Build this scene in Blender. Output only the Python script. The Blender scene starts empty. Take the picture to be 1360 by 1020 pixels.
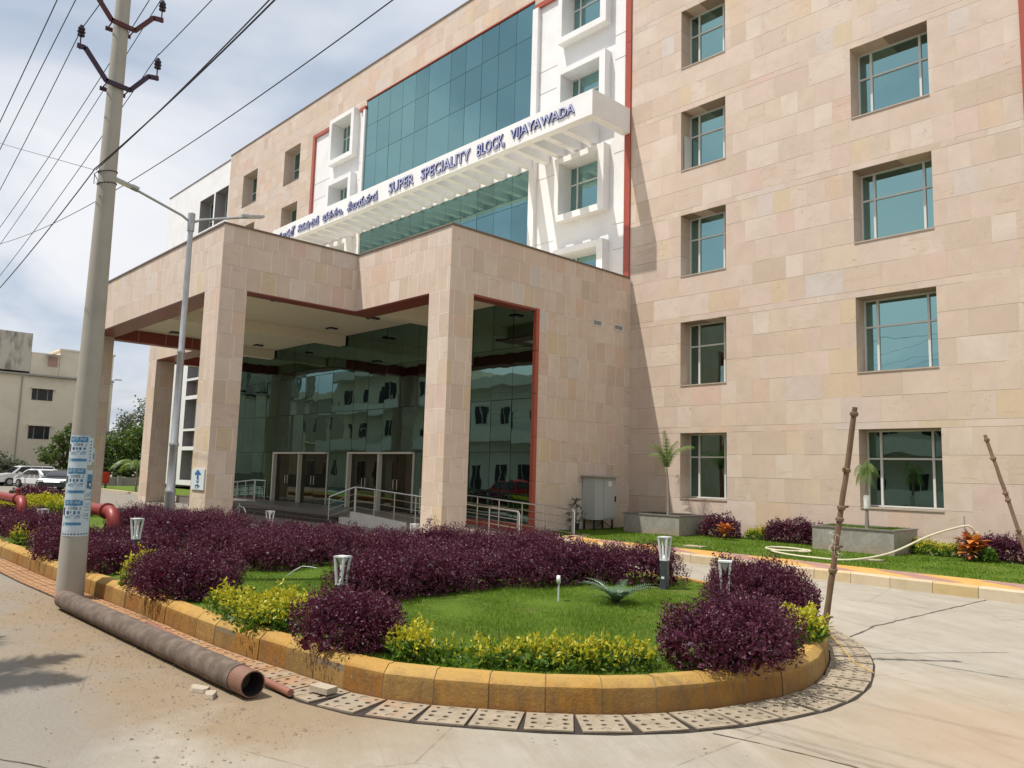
import bpy, math, random
import numpy as np
from mathutils import Vector, Matrix
PI = math.pi
random.seed(7)
scene = bpy.context.scene
COL = scene.collection

# ------------------------------------------------------------------ helpers
def tag(o, label=None, cat=None, group=None, kind=None):
    if label: o['label'] = label
    if cat: o['category'] = cat
    if group: o['group'] = group
    if kind: o['kind'] = kind
    return o

def empty(name, loc=(0, 0, 0), label=None, cat=None, group=None, rz=0):
    o = bpy.data.objects.new(name, None)
    COL.objects.link(o)
    o.location = loc
    o.rotation_euler = (0, 0, rz)
    o.empty_display_size = .2
    return tag(o, label, cat, group)

def copy_tree(o, parent=None, name=None):
    c = o.copy()
    COL.objects.link(c)
    if parent is not None: c.parent = parent
    for ch in list(o.children):
        copy_tree(ch, c)
    return c

def wloc(o):
    v = Vector((0, 0, 0))
    while o is not None:
        v = v + o.location
        o = o.parent
    return v

class MB:
    """collects shapes in world coordinates, builds ONE mesh object"""
    def __init__(s):
        s.v = []; s.f = []; s.m = []
    def add(s, verts, faces, mi=0):
        n = len(s.v)
        s.v += [tuple(p) for p in verts]
        s.f += [tuple(i + n for i in f) for f in faces]
        s.m += [mi] * len(faces)
        return s
    def box(s, x0, y0, z0, x1, y1, z1, mi=0, b=0):
        if b > 0:
            return s.bbox(x0, y0, z0, x1, y1, z1, mi, b)
        v = [(x0,y0,z0),(x1,y0,z0),(x1,y1,z0),(x0,y1,z0),(x0,y0,z1),(x1,y0,z1),(x1,y1,z1),(x0,y1,z1)]
        return s.add(v, [(3,2,1,0),(4,5,6,7),(0,1,5,4),(1,2,6,5),(2,3,7,6),(3,0,4,7)], mi)
    def bbox(s, x0, y0, z0, x1, y1, z1, mi, b):
        # box with bevelled vertical and top edges
        pts = [(x0+b,y0),(x1-b,y0),(x1,y0+b),(x1,y1-b),(x1-b,y1),(x0+b,y1),(x0,y1-b),(x0,y0+b)]
        pin = [(x0+b,y0+b*.6),(x1-b,y0+b*.6),(x1-b*.6,y0+b),(x1-b*.6,y1-b),(x1-b,y1-b*.6),(x0+b,y1-b*.6),(x0+b*.6,y1-b),(x0+b*.6,y0+b)]
        v = [(p[0],p[1],z0) for p in pts] + [(p[0],p[1],z1-b) for p in pts] + [(p[0],p[1],z1) for p in pin]
        f = []
        for k in range(2):
            for i in range(8):
                j = (i+1) % 8
                f.append((k*8+i, k*8+j, (k+1)*8+j, (k+1)*8+i))
        f.append(tuple(range(16, 24))); f.append(tuple(range(7, -1, -1)))
        return s.add(v, f, mi)
    def obox(s, c, ax, ay, az, mi=0):
        c = Vector(c); ax, ay, az = Vector(ax), Vector(ay), Vector(az)
        v = [c+a*ax+b*ay+d*az for d in (-1, 1) for a, b in ((-1,-1),(1,-1),(1,1),(-1,1))]
        return s.add(v, [(3,2,1,0),(4,5,6,7),(0,1,5,4),(1,2,6,5),(2,3,7,6),(3,0,4,7)], mi)
    def tube(s, pts, r, n=8, mi=0, cap=True):
        pts = [Vector(p) for p in pts]
        if not hasattr(r, '__len__'): r = [r] * len(pts)
        base = len(s.v)
        prev = None
        vv = []
        for i, p in enumerate(pts):
            d = (pts[min(i+1, len(pts)-1)] - pts[max(i-1, 0)])
            if d.length < 1e-9: d = Vector((0, 0, 1))
            d.normalize()
            if prev is None:
                a = Vector((0, 0, 1)) if abs(d.z) < .9 else Vector((1, 0, 0))
                a = (a - d * a.dot(d)).normalized()
            else:
                a = (prev - d * prev.dot(d)).normalized()
            prev = a
            b = d.cross(a)
            for k in range(n):
                t = 2*PI*k/n
                vv.append(p + (a*math.cos(t) + b*math.sin(t)) * r[i])
        f = []
        for i in range(len(pts)-1):
            for k in range(n):
                k2 = (k+1) % n
                f.append((i*n+k, i*n+k2, (i+1)*n+k2, (i+1)*n+k))
        if cap:
            f.append(tuple(range(n-1, -1, -1)))
            f.append(tuple((len(pts)-1)*n+k for k in range(n)))
        return s.add(vv, f, mi)
    def lathe(s, cx, cy, prof, n=16, mi=0):
        vv = []; f = []
        for (r, z) in prof:
            for k in range(n):
                t = 2*PI*k/n
                vv.append((cx+r*math.cos(t), cy+r*math.sin(t), z))
        for i in range(len(prof)-1):
            for k in range(n):
                k2 = (k+1) % n
                f.append((i*n+k, i*n+k2, (i+1)*n+k2, (i+1)*n+k))
        f.append(tuple(range(n-1, -1, -1)))
        f.append(tuple((len(prof)-1)*n+k for k in range(n)))
        return s.add(vv, f, mi)
    def quad(s, a, b, c, d, mi=0):
        return s.add([a, b, c, d], [(0, 1, 2, 3)], mi)
    def prism(s, poly, z0, z1, mi=0, mtop=None):
        n = len(poly)
        v = [(x, y, z0) for x, y in poly] + [(x, y, z1) for x, y in poly]
        s.add(v, [(i, (i+1) % n, n+(i+1) % n, n+i) for i in range(n)], mi)
        s.add(v, [tuple(range(n, 2*n))], mi if mtop is None else mtop)
        return s.add(v, [tuple(range(n-1, -1, -1))], mi)
    def build(s, name, mats, parent=None, smooth=False, world=True):
        me = bpy.data.meshes.new(name)
        off = wloc(parent) if (parent is not None and world) else Vector((0, 0, 0))
        v = np.array(s.v, dtype=float).reshape(-1, 3) - np.array(off)
        me.from_pydata(v.tolist(), [], s.f)
        if not isinstance(mats, (list, tuple)): mats = [mats]
        for m in mats: me.materials.append(m)
        me.polygons.foreach_set('material_index', s.m)
        if smooth:
            me.polygons.foreach_set('use_smooth', [True]*len(s.f))
            try: me.set_sharp_from_angle(angle=math.radians(40))
            except Exception: pass
        me.update()
        o = bpy.data.objects.new(name, me)
        COL.objects.link(o)
        if parent is not None: o.parent = parent
        return o

def quads_object(name, V, mats, parent=None, mi=None, nv=4):
    """fast builder for many loose n-gons; V shape (n,nv,3), local coordinates"""
    n = V.shape[0]
    me = bpy.data.meshes.new(name)
    me.vertices.add(n*nv); me.vertices.foreach_set('co', V.astype(np.float32).ravel())
    me.loops.add(n*nv); me.loops.foreach_set('vertex_index', np.arange(n*nv, dtype=np.int32))
    me.polygons.add(n); me.polygons.foreach_set('loop_start', np.arange(0, n*nv, nv, dtype=np.int32))
    if not isinstance(mats, (list, tuple)): mats = [mats]
    for m in mats: me.materials.append(m)
    if mi is not None: me.polygons.foreach_set('material_index', mi.astype(np.int32))
    me.update(calc_edges=True); me.validate()
    o = bpy.data.objects.new(name, me)
    COL.objects.link(o)
    if parent is not None: o.parent = parent
    return o

# ------------------------------------------------------------------ node helper
class NT:
    def __init__(s, name):
        s.mat = bpy.data.materials.new(name); s.mat.use_nodes = True
        s.t = s.mat.node_tree; s.t.nodes.clear()
        s.out = s.t.nodes.new('ShaderNodeOutputMaterial')
    def n(s, typ, **kw):
        nd = s.t.nodes.new(typ)
        for k, v in kw.items(): setattr(nd, k, v)
        return nd
    def set(s, sock, v):
        if isinstance(v, bpy.types.NodeSocket): s.t.links.new(v, sock)
        elif v is not None:
            if isinstance(v, (tuple, list)) and len(v) == 3 and sock.type == 'RGBA': v = (*v, 1)
            sock.default_value = v
    def m(s, op, a, b=None, c=None, clamp=False):
        nd = s.n('ShaderNodeMath', operation=op, use_clamp=clamp)
        s.set(nd.inputs[0], a)
        if b is not None: s.set(nd.inputs[1], b)
        if c is not None: s.set(nd.inputs[2], c)
        return nd.outputs[0]
    def mix(s, f, a, b, blend='MIX'):
        nd = s.n('ShaderNodeMix', data_type='RGBA', blend_type=blend)
        s.set(nd.inputs[0], f); s.set(nd.inputs[6], a); s.set(nd.inputs[7], b)
        return nd.outputs[2]
    def noise(s, vec, scale, detail=4, rough=.55, dist=0):
        nd = s.n('ShaderNodeTexNoise'); s.set(nd.inputs['Vector'], vec)
        nd.inputs['Scale'].default_value = scale; nd.inputs['Detail'].default_value = detail
        nd.inputs['Roughness'].default_value = rough; nd.inputs['Distortion'].default_value = dist
        return nd.outputs['Fac']
    def ramp(s, fac, stops, interp='LINEAR'):
        nd = s.n('ShaderNodeValToRGB'); s.set(nd.inputs[0], fac)
        cr = nd.color_ramp; cr.interpolation = interp
        while len(cr.elements) > 1: cr.elements.remove(cr.elements[-1])
        for i, (p, c) in enumerate(stops):
            e = cr.elements[0] if i == 0 else cr.elements.new(p)
            e.position = p
            if not hasattr(c, '__len__'): c = (c, c, c)
            e.color = (*c, 1) if len(c) == 3 else c
        return nd.outputs[0]
    def wn(s, a, b=0.0, c=0.0, color=False):
        cb = s.n('ShaderNodeCombineXYZ')
        s.set(cb.inputs[0], a); s.set(cb.inputs[1], b); s.set(cb.inputs[2], c)
        nd = s.n('ShaderNodeTexWhiteNoise', noise_dimensions='3D')
        s.t.links.new(cb.outputs[0], nd.inputs['Vector'])
        return nd.outputs['Color' if color else 'Value']
    def comb(s, a, b, c):
        cb = s.n('ShaderNodeCombineXYZ')
        for i, q in enumerate((a, b, c)): s.set(cb.inputs[i], q)
        return cb.outputs[0]
    def bump(s, h, strength=.3, dist=.01):
        nd = s.n('ShaderNodeBump'); nd.inputs['Strength'].default_value = strength
        nd.inputs['Distance'].default_value = dist; s.set(nd.inputs['Height'], h)
        return nd.outputs[0]
    def pos(s):
        g = s.n('ShaderNodeNewGeometry'); sp = s.n('ShaderNodeSeparateXYZ')
        s.t.links.new(g.outputs['Position'], sp.inputs[0])
        return g.outputs['Position'], sp.outputs[0], sp.outputs[1], sp.outputs[2], g
    def objco(s):
        return s.n('ShaderNodeTexCoord').outputs['Object']
    def bsdf(s, col, rough=.7, metal=0, normal=None, spec=.5, **kw):
        b = s.n('ShaderNodeBsdfPrincipled')
        s.set(b.inputs['Base Color'], col); s.set(b.inputs['Roughness'], rough); s.set(b.inputs['Metallic'], metal)
        b.inputs['Specular IOR Level'].default_value = spec
        if normal is not None: s.set(b.inputs['Normal'], normal)
        for k, v in kw.items(): s.set(b.inputs[k.replace('_', ' ')], v)
        return b.outputs[0]
    def fin(s, sh):
        s.t.links.new(sh, s.out.inputs['Surface']); return s.mat

def srgb(r, g, b):
    f = lambda c: (c/255/12.92) if c/255 <= .04045 else ((c/255+.055)/1.055)**2.4
    return (f(r), f(g), f(b))

def simple(name, col, rough=.6, metal=0, var=.12, scale=6, bump=.15, spec=.5, dirt=None, dirtamt=.4, dscale=2.5):
    t = NT(name); co = t.objco()
    nz = t.noise(co, scale, 5, .6)
    c = t.mix(nz, tuple(x*(1-var) for x in col), tuple(min(1, x*(1+var)) for x in col))
    if dirt:
        d = t.ramp(t.noise(co, dscale, 6, .65), [(.45, 0), (.7, 1)])
        c = t.mix(t.m('MULTIPLY', d, dirtamt), c, dirt)
    fine = t.noise(co, scale*8, 3, .6)
    return t.fin(t.bsdf(c, rough, metal, t.bump(fine, bump, .004) if bump else None, spec))

def island(name, cols, rough=.6, spec=.4, transl=0, tcol=None, extra=None):
    """colour picked per loose piece"""
    t = NT(name)
    g = t.n('ShaderNodeNewGeometry')
    n = len(cols)
    c = t.ramp(g.outputs['Random Per Island'], [((i)/(max(1, n-1)), k) for i, k in enumerate(cols)])
    sh = t.bsdf(c, rough, 0, None, spec)
    if transl:
        tr = t.n('ShaderNodeBsdfTranslucent'); t.set(tr.inputs[0], tcol or c)
        mx = t.n('ShaderNodeMixShader'); mx.inputs[0].default_value = transl
        t.t.links.new(sh, mx.inputs[1]); t.t.links.new(tr.outputs[0], mx.inputs[2]); sh = mx.outputs[0]
    return t.fin(sh)

def stone(name, mode, base=1.0):
    """sandstone cladding: courses of slabs of mixed widths and tones"""
    t = NT(name)
    P, x, y, z, g = t.pos()
    nsp = t.n('ShaderNodeSeparateXYZ'); t.t.links.new(g.outputs['True Normal'], nsp.inputs[0])
    side = t.m('GREATER_THAN', t.m('ABSOLUTE', nsp.outputs[0]), .5)
    u = t.m('ADD', t.m('MULTIPLY', side, y), t.m('MULTIPLY', t.m('SUBTRACT', 1.0, side), x))
    u = t.m('ADD', u, 200.0)
    if mode == 'wall':
        pitch, thin, h, w, pm = 3.11, .16, .59, .46, .5
        zs = t.m('ADD', z, 3.11*4-2.83)
        fl = t.m('FLOOR', t.m('DIVIDE', zs, pitch))
        zz = t.m('SUBTRACT', zs, t.m('MULTIPLY', fl, pitch))
        over = t.m('GREATER_THAN', zz, thin)
        r = t.m('DIVIDE', t.m('SUBTRACT', zz, thin), h)
        rf = t.m('FLOOR', r)
        row = t.m('ADD', t.m('MULTIPLY', fl, 7.0), t.m('MULTIPLY', over, t.m('ADD', rf, 1.0)))
        dz = t.m('ADD', t.m('MULTIPLY', over, t.m('MULTIPLY', t.m('SUBTRACT', r, rf), h)), t.m('MULTIPLY', t.m('SUBTRACT', 1.0, over), zz))
    else:
        h, w, pm = .57, .40, .12
        r = t.m('DIVIDE', t.m('ADD', z, .35), h); row = t.m('FLOOR', r)
        dz = t.m('MULTIPLY', t.m('SUBTRACT', r, row), h)
    off = t.m('MULTIPLY', t.wn(row, 3.3, 1.1), w*2)
    uu = t.m('ADD', u, off)
    c1 = t.m('DIVIDE', uu, w); cf = t.m('FLOOR', c1)
    c2 = t.m('DIVIDE', uu, w*2); pf = t.m('FLOOR', c2)
    mg = t.m('GREATER_THAN', t.wn(row, pf, 5.5), 1-pm)
    inv = t.m('SUBTRACT', 1.0, mg)
    idc = t.m('ADD', t.m('MULTIPLY', mg, t.m('ADD', pf, 5000.5)), t.m('MULTIPLY', inv, cf))
    du = t.m('ADD', t.m('MULTIPLY', mg, t.m('MULTIPLY', t.m('SUBTRACT', c2, pf), w*2)), t.m('MULTIPLY', inv, t.m('MULTIPLY', t.m('SUBTRACT', c1, cf), w)))
    rnd = t.wn(row, idc, 2.0); rnd2 = t.wn(row, idc, 8.0); rnd3 = t.wn(row, idc, 14.0)
    k = base
    c = t.ramp(rnd, [(0, (.46*k,.36*k,.275*k)), (.12, (.51*k,.403*k,.325*k)), (.35, (.555*k,.447*k,.372*k)), (.5, (.51*k,.40*k,.315*k)), (.66, (.575*k,.485*k,.405*k)),
                     (.78, (.53*k,.43*k,.35*k)), (.86, (.53*k,.415*k,.27*k)), (.93, (.545*k,.385*k,.31*k)), (1, (.50*k,.46*k,.425*k))])
    # veins and cloudy figure inside each slab
    cell = t.comb(t.m('MULTIPLY', rnd2, 40.0), t.m('MULTIPLY', rnd3, 40.0), t.m('MULTIPLY', rnd, 40.0))
    va = t.n('ShaderNodeVectorMath', operation='ADD'); t.t.links.new(P, va.inputs[0]); t.t.links.new(cell, va.inputs[1])
    vec = va.outputs[0]
    fig = t.noise(vec, 1.6, 6, .62, .6)
    c = t.mix(t.m('MULTIPLY', t.ramp(fig, [(.38, 0), (.75, 1)]), .5), c, (.38*k,.29*k,.215*k))
    st = t.n('ShaderNodeVectorMath', operation='MULTIPLY'); t.t.links.new(vec, st.inputs[0]); st.inputs[1].default_value = (1.2, 1.2, 9)
    band = t.ramp(t.noise(st.outputs[0], 1.4, 5, .7, 1.2), [(.56, 0), (.68, 1)])
    bandm = t.m('MULTIPLY', band, t.m('GREATER_THAN', rnd2, .78))
    c = t.mix(t.m('MULTIPLY', bandm, .7), c, (.36*k,.24*k,.12*k))
    spot = t.ramp(t.noise(vec, 6, 5, .75, .8), [(.60, 0), (.70, 1)])
    spm = t.m('MULTIPLY', spot, t.m('GREATER_THAN', rnd3, .70))
    c = t.mix(t.m('MULTIPLY', spm, .6), c, (.20*k,.15*k,.12*k))
    c = t.mix(t.ramp(t.noise(P, 28, 4, .6), [(.3, 0), (.8, .28)]), c, (.62*k,.50*k,.40*k))
    # weathering near the ground
    if mode == 'wall':
        gnd = t.m('MULTIPLY', t.ramp(t.m('ADD', z, t.m('MULTIPLY', t.noise(P, 2.2, 4), .9)), [(.0, 1), (.30, .9), (1.0, 0)]), .45)
        c = t.mix(gnd, c, (.52, .31, .165))
    jh = t.m('LESS_THAN', dz, .010)
    jv = t.m('LESS_THAN', du, .009 if mode == 'wall' else .012)
    if mode == 'wall':
        seg = t.m('GREATER_THAN', t.wn(row, idc, 21.0), .25)
        c = t.mix(t.m('MULTIPLY', t.m('MULTIPLY', jh, .7), seg), c, (.20, .14, .10))
        c = t.mix(t.m('MULTIPLY', jv, t.m('MULTIPLY', rnd3, .6)), c, (.66, .56, .47))
        jt = t.m('LESS_THAN', t.m('ABSOLUTE', t.m('SUBTRACT', dz, .016)), .006)
        c = t.mix(t.m('MULTIPLY', jt, t.m('MULTIPLY', rnd, .7)), c, (.68, .58, .49))
    else:
        seg = t.m('GREATER_THAN', t.wn(row, idc, 21.0), .45)
        jj = t.m('MULTIPLY', t.m('MAXIMUM', jh, jv), t.m('MULTIPLY', t.noise(P, 3, 2), 1.2))
        c = t.mix(t.m('MULTIPLY', jj, 1.5), c, (.86, .77, .68))
        c = t.mix(t.m('MULTIPLY', t.m('MULTIPLY', jh, .5), seg), c, (.25, .18, .13))
    hgt = t.m('ADD', t.m('SUBTRACT', t.m('MULTIPLY', rnd3, .4), t.m('MAXIMUM', jh, jv)), t.m('MULTIPLY', t.noise(P, 30, 4), .25))
    return t.fin(t.bsdf(c, .62, 0, t.bump(hgt, .7, .008), .35))

def glassmat(name, tint, body, fac=.86, wob=.05, wscale=1.1):
    """tinted reflective facade glass"""
    t = NT(name)
    P, x, y, z, g = t.pos()
    nz = t.noise(P, wscale, 2, .4)
    rp = g.outputs['Random Per Island']
    mul = t.n('ShaderNodeVectorMath', operation='ADD'); t.t.links.new(P, mul.inputs[0]); t.t.links.new(t.comb(t.m('MULTIPLY', rp, 60.0), 0.0, 0.0), mul.inputs[1])
    nz2 = t.noise(mul.outputs[0], wscale, 2, .4)
    nrm = t.bump(nz2, wob, .12)
    gl = t.n('ShaderNodeBsdfGlossy'); gl.inputs['Roughness'].default_value = .015
    col = t.mix(rp, tuple(c*.92 for c in tint), tuple(min(1, c*1.08) for c in tint))
    t.set(gl.inputs['Color'], col); t.set(gl.inputs['Normal'], nrm)
    df = t.n('ShaderNodeBsdfDiffuse'); t.set(df.inputs['Color'], body)
    lw = t.n('ShaderNodeLayerWeight'); lw.inputs['Blend'].default_value = .22
    f = t.m('ADD', t.m('MULTIPLY', lw.outputs['Fresnel'], 1-fac), fac, clamp=True)
    mx = t.n('ShaderNodeMixShader'); t.set(mx.inputs[0], f)
    t.t.links.new(df.outputs[0], mx.inputs[1]); t.t.links.new(gl.outputs[0], mx.inputs[2])
    return t.fin(mx.outputs[0])

# ------------------------------------------------------------------ materials
M = {}
M['stone'] = stone('sandstone_wall', 'wall', 1.10)
M['stone_p'] = stone('sandstone_portico', 'portico', 1.18)
M['white'] = simple('white_cladding', (.80,.79,.775), .45, var=.05, scale=1.5, bump=.05, dirt=(.56,.54,.50), dirtamt=.35, dscale=.8)
M['cream'] = simple('cream_ceiling', (.80,.71,.57), .7, var=.05, scale=1.2, bump=.05)
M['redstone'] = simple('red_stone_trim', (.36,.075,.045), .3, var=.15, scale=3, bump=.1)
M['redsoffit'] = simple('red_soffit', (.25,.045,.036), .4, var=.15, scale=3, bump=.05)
M['coping'] = simple('coping_brown', (.16,.115,.085), .6, scale=3)
M['glass'] = glassmat('teal_glass', (.25,.43,.43), (.010,.018,.019), .88, .035)
M['glass_darker'] = glassmat('entrance_glass', (.155,.25,.225), (.010,.013,.011), .9, .05, .8)
M['doorglass'] = glassmat('door_glass', (.14,.15,.12), (.02,.02,.018), .7, .02)
M['mull'] = simple('dark_mullion', (.02,.035,.036), .4, bump=0)
M['alu'] = simple('white_aluminium', (.62,.62,.58), .35, var=.04, bump=0)
M['doorframe'] = simple('cream_door_frame', (.68,.64,.54), .4, var=.06, bump=0)
M['steel'] = simple('stainless_steel', (.62,.61,.58), .28, .95, var=.08, scale=3, bump=0)
M['navy'] = simple('navy_letter', (.030,.035,.17), .35, bump=0)
M['letterface'] = simple('letter_face', (.40,.42,.60), .3, bump=0)
M['granite_dark'] = simple('dark_granite', (.060,.050,.048), .2, var=.3, scale=20, bump=0)
M['granite_step'] = simple('step_granite', (.20,.18,.165), .3, var=.25, scale=16, bump=.05)
M['sill'] = simple('pale_stone_sill', (.40,.32,.25), .6, var=.1)
M['plaster_w'] = simple('white_plaster', (.74,.71,.65), .7, var=.06, scale=2, dirt=(.55,.46,.36), dirtamt=.3)
M['ramp'] = simple('ramp_stone', (.30,.25,.20), .5, var=.15, scale=5)
M['poleconc'] = simple('pole_concrete', (.38,.355,.30), .85, var=.14, scale=5, bump=.4, dirt=(.26,.23,.19), dirtamt=.5)
M['galv'] = simple('galvanised_steel', (.42,.43,.43), .45, .6, var=.2, scale=7, bump=.1, dirt=(.25,.22,.2), dirtamt=.4)
M['rustarm'] = simple('dark_iron', (.045,.025,.045), .6, .2, var=.3, scale=8)
M['rustred'] = simple('red_brown_iron', (.085,.022,.022), .6, .2, var=.3, scale=8)
M['insul'] = simple('insulator_porcelain', (.03,.02,.035), .25, bump=0)
M['cable'] = simple('black_cable', (.022,.022,.026), .6, bump=0)
M['redpipe'] = simple('red_pipe_paint', (.23,.022,.016), .45, var=.25, scale=8, bump=.15, dirt=(.16,.03,.02), dirtamt=.5)
M['post_dark'] = simple('bollard_grey', (.05,.058,.07), .4, var=.1, bump=0)
M['post_white'] = simple('bollard_white', (.66,.68,.68), .35, var=.08, dirt=(.4,.4,.38), dirtamt=.3, bump=0)
M['lampglass'] = simple('lamp_white', (.75,.75,.72), .2, bump=0)
M['pipe'] = simple('pipe_coating', (.110,.080,.060), .95, var=.4, scale=9, bump=1.0, dirt=(.26,.21,.165), dirtamt=.45, dscale=9)
M['pipe_rust'] = simple('pipe_bare_end', (.19,.095,.062), .6, var=.2, scale=9, bump=.3)
M['pipe_in'] = simple('pipe_inside', (.03,.02,.018), .9, bump=0)
M['thinpipe'] = simple('red_conduit', (.25,.10,.065), .6, var=.2)
M['chips'] = simple('road_grit', (.24,.185,.13), .95, var=.6, scale=3, bump=0)
M['rubble'] = simple('rubble', (.38,.32,.24), .9, var=.2, scale=10, bump=.6)
M['wood'] = simple('stick_wood', (.17,.105,.062), .85, var=.35, scale=14, bump=.6)
M['twine'] = simple('white_twine', (.6,.56,.5), .8, bump=0)
M['wirey'] = simple('yellow_wire', (.55,.33,.05), .7, bump=0)
M['hose'] = simple('garden_hose', (.60,.54,.38), .5, bump=0)
M['cab'] = simple('cabinet_grey', (.40,.41,.39), .4, var=.04, scale=2, bump=0)
M['paper'] = simple('white_label', (.72,.72,.68), .6, bump=0)
M['black'] = simple('black_plastic', (.02,.02,.022), .5, bump=0)
M['soil'] = simple('soil', (.11,.055,.03), .95, var=.3, scale=9, bump=.6)
M['leaf_purple'] = island('loropetalum_leaves', [(.030,.009,.020),(.062,.013,.032),(.098,.020,.045),(.046,.010,.027),(.13,.034,.062),(.073,.015,.036),(.19,.085,.11)], .5, .35, .18, (.18,.015,.045))
M['leaf_yellow'] = island('duranta_young_leaves', [(.40,.38,.020),(.52,.46,.030),(.30,.34,.020),(.58,.48,.040)], .5, .4, .3, (.6,.55,.03))
M['leaf_green'] = island('duranta_old_leaves', [(.05,.12,.015),(.10,.18,.02),(.035,.09,.012),(.17,.24,.02)], .5, .4, .25, (.2,.35,.03))
M['leaf_sago'] = island('sago_leaves', [(.06,.12,.06),(.10,.18,.095),(.14,.20,.13)], .35, .5, .1)
M['leaf_palm'] = island('palm_leaves', [(.10,.17,.035),(.17,.24,.06),(.06,.12,.03),(.26,.30,.12)], .45, .4, .25, (.25,.38,.05))
M['leaf_tree'] = island('tree_leaves', [(.045,.085,.018),(.075,.12,.025),(.03,.06,.014),(.12,.17,.04)], .5, .4, .25, (.2,.3,.04))
M['leaf_greytree'] = island('greyish_leaves', [(.10,.115,.075),(.15,.165,.115),(.07,.085,.05),(.22,.23,.19)], .5, .4, .2, (.2,.25,.1))
M['leaf_croton'] = island('croton_leaves', [(.50,.13,.03),(.60,.24,.05),(.40,.07,.04),(.25,.20,.03)], .4, .5, .25, (.6,.2,.03))
M['stem'] = simple('grey_stem', (.25,.22,.18), .8, var=.2, scale=12, bump=.4)
M['twig'] = simple('twig', (.10,.055,.04), .85, bump=0)
M['sign_white'] = simple('sign_white', (.66,.72,.74), .35, var=.03, bump=0)
M['sign_blue'] = simple('sign_blue', (.02,.14,.36), .4, bump=0)
M['poster_w'] = simple('poster_paper', (.50,.60,.64), .7, var=.12, scale=14, bump=.1)
M['poster_b'] = simple('poster_blue', (.05,.20,.36), .6, var=.2, scale=12, bump=0)
M['poster_d'] = simple('poster_dark', (.04,.05,.10), .6, bump=0)
M['tyre'] = simple('tyre_rubber', (.02,.02,.02), .8, bump=0)
M['rim'] = simple('wheel_rim', (.35,.35,.36), .35, .6, bump=0)
M['carwhite'] = simple('car_paint_white', (.72,.73,.74), .2, var=.02, bump=0)
M['cardark'] = simple('car_paint_dark', (.045,.05,.06), .2, var=.05, bump=0)
M['carred'] = simple('car_paint_red', (.35,.02,.03), .2, var=.05, bump=0)
M['carglass'] = simple('car_window', (.015,.018,.022), .08, bump=0)
M['taillight'] = simple('tail_light', (.40,.01,.02), .2, bump=0)
M['bcream'] = simple('cream_render', (.72,.645,.51), .85, var=.08, scale=.4, bump=.2, dirt=(.30,.27,.22), dirtamt=.4, dscale=.35)
M['bgrey'] = simple('grey_render', (.33,.31,.27), .85, var=.1, scale=.5, bump=.2)
M['darkwin'] = simple('dark_window', (.018,.020,.028), .25, bump=0)
M['wallgrey'] = simple('boundary_wall', (.24,.225,.20), .9, var=.15, scale=1, bump=.3)
M['firebox'] = simple('fire_box_red', (.45,.03,.02), .4, bump=0)

def stained():
    t = NT('stained_cream_parapet'); co = t.objco()
    sp = t.n('ShaderNodeVectorMath', operation='MULTIPLY'); t.t.links.new(co, sp.inputs[0]); sp.inputs[1].default_value = (1, 1, .3)
    s1 = t.ramp(t.noise(sp.outputs[0], 1.1, 6, .7), [(.42, 0), (.62, 1)])
    c = t.mix(t.m('MULTIPLY', s1, .9), (.54,.49,.41), (.07,.065,.055))
    return t.fin(t.bsdf(c, .9))
M['bstain'] = stained()

def planter_mat():
    t = NT('grey_marble'); co = t.objco()
    w = t.noise(co, 2.2, 7, .68, 2.2)
    v = t.ramp(w, [(.40, 0), (.485, 1), (.53, 0)])
    c = t.mix(t.noise(co, 3, 4), (.22,.20,.175), (.32,.30,.265))
    c = t.mix(t.m('MULTIPLY', v, .4), c, (.44,.42,.38))
    P, x, y, z, g = t.pos()
    d = t.m('MULTIPLY', t.ramp(t.m('ADD', z, t.m('MULTIPLY', t.noise(P, 5, 4), .35)), [(.25, 1), (.5, 0)]), .5)
    c = t.mix(d, c, (.36,.22,.12))
    return t.fin(t.bsdf(c, .45))
M['marble'] = planter_mat()

def kerb_mat():
    t = NT('yellow_kerb_paint')
    P, x, y, z, g = t.pos()
    r = g.outputs['Random Per Island']
    c = t.ramp(r, [(0, (.27,.112,.018)), (.2, (.33,.165,.030)), (.4, (.28,.13,.022)), (.6, (.35,.205,.055)), (.8, (.27,.168,.052)), (1, (.29,.13,.018))])
    st = t.n('ShaderNodeVectorMath', operation='MULTIPLY'); t.t.links.new(P, st.inputs[0]); st.inputs[1].default_value = (1, 1, .35)
    n1 = t.ramp(t.noise(st.outputs[0], 9, 6, .75, .8), [(.40, 0), (.66, 1)])
    c = t.mix(t.m('MULTIPLY', n1, .75), c, (.15,.09,.04))
    hz = t.ramp(t.m('ADD', z, t.m('MULTIPLY', t.noise(P, 7, 5, .7), .12)), [(.21, 0), (.27, 1)])  # lighter yellow towards the top: sunlight on it is put into the colour
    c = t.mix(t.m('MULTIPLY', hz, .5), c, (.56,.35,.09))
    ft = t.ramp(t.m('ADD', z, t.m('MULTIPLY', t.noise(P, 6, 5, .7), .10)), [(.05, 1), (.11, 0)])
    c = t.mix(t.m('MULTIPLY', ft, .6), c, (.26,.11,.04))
    ch = t.ramp(t.noise(P, 13, 6, .8), [(.64, 0), (.68, 1)])
    c = t.mix(t.m('MULTIPLY', ch, .8), c, (.42,.37,.28))
    n2 = t.ramp(t.noise(P, 22, 5, .7), [(.58, 0), (.75, 1)])
    c = t.mix(t.m('MULTIPLY', n2, .22), c, (.44,.32,.17))
    n3 = t.ramp(t.noise(P, 1.1, 3, .6), [(.5, 0), (.7, 1)])
    c = t.mix(t.m('MULTIPLY', n3, .2), c, (.36,.30,.16))
    return t.fin(t.bsdf(c, .8, 0, t.bump(t.m('ADD', t.noise(P, 30, 5, .7), t.m('MULTIPLY', ch, -.6)), .9, .008), .3))
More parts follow.
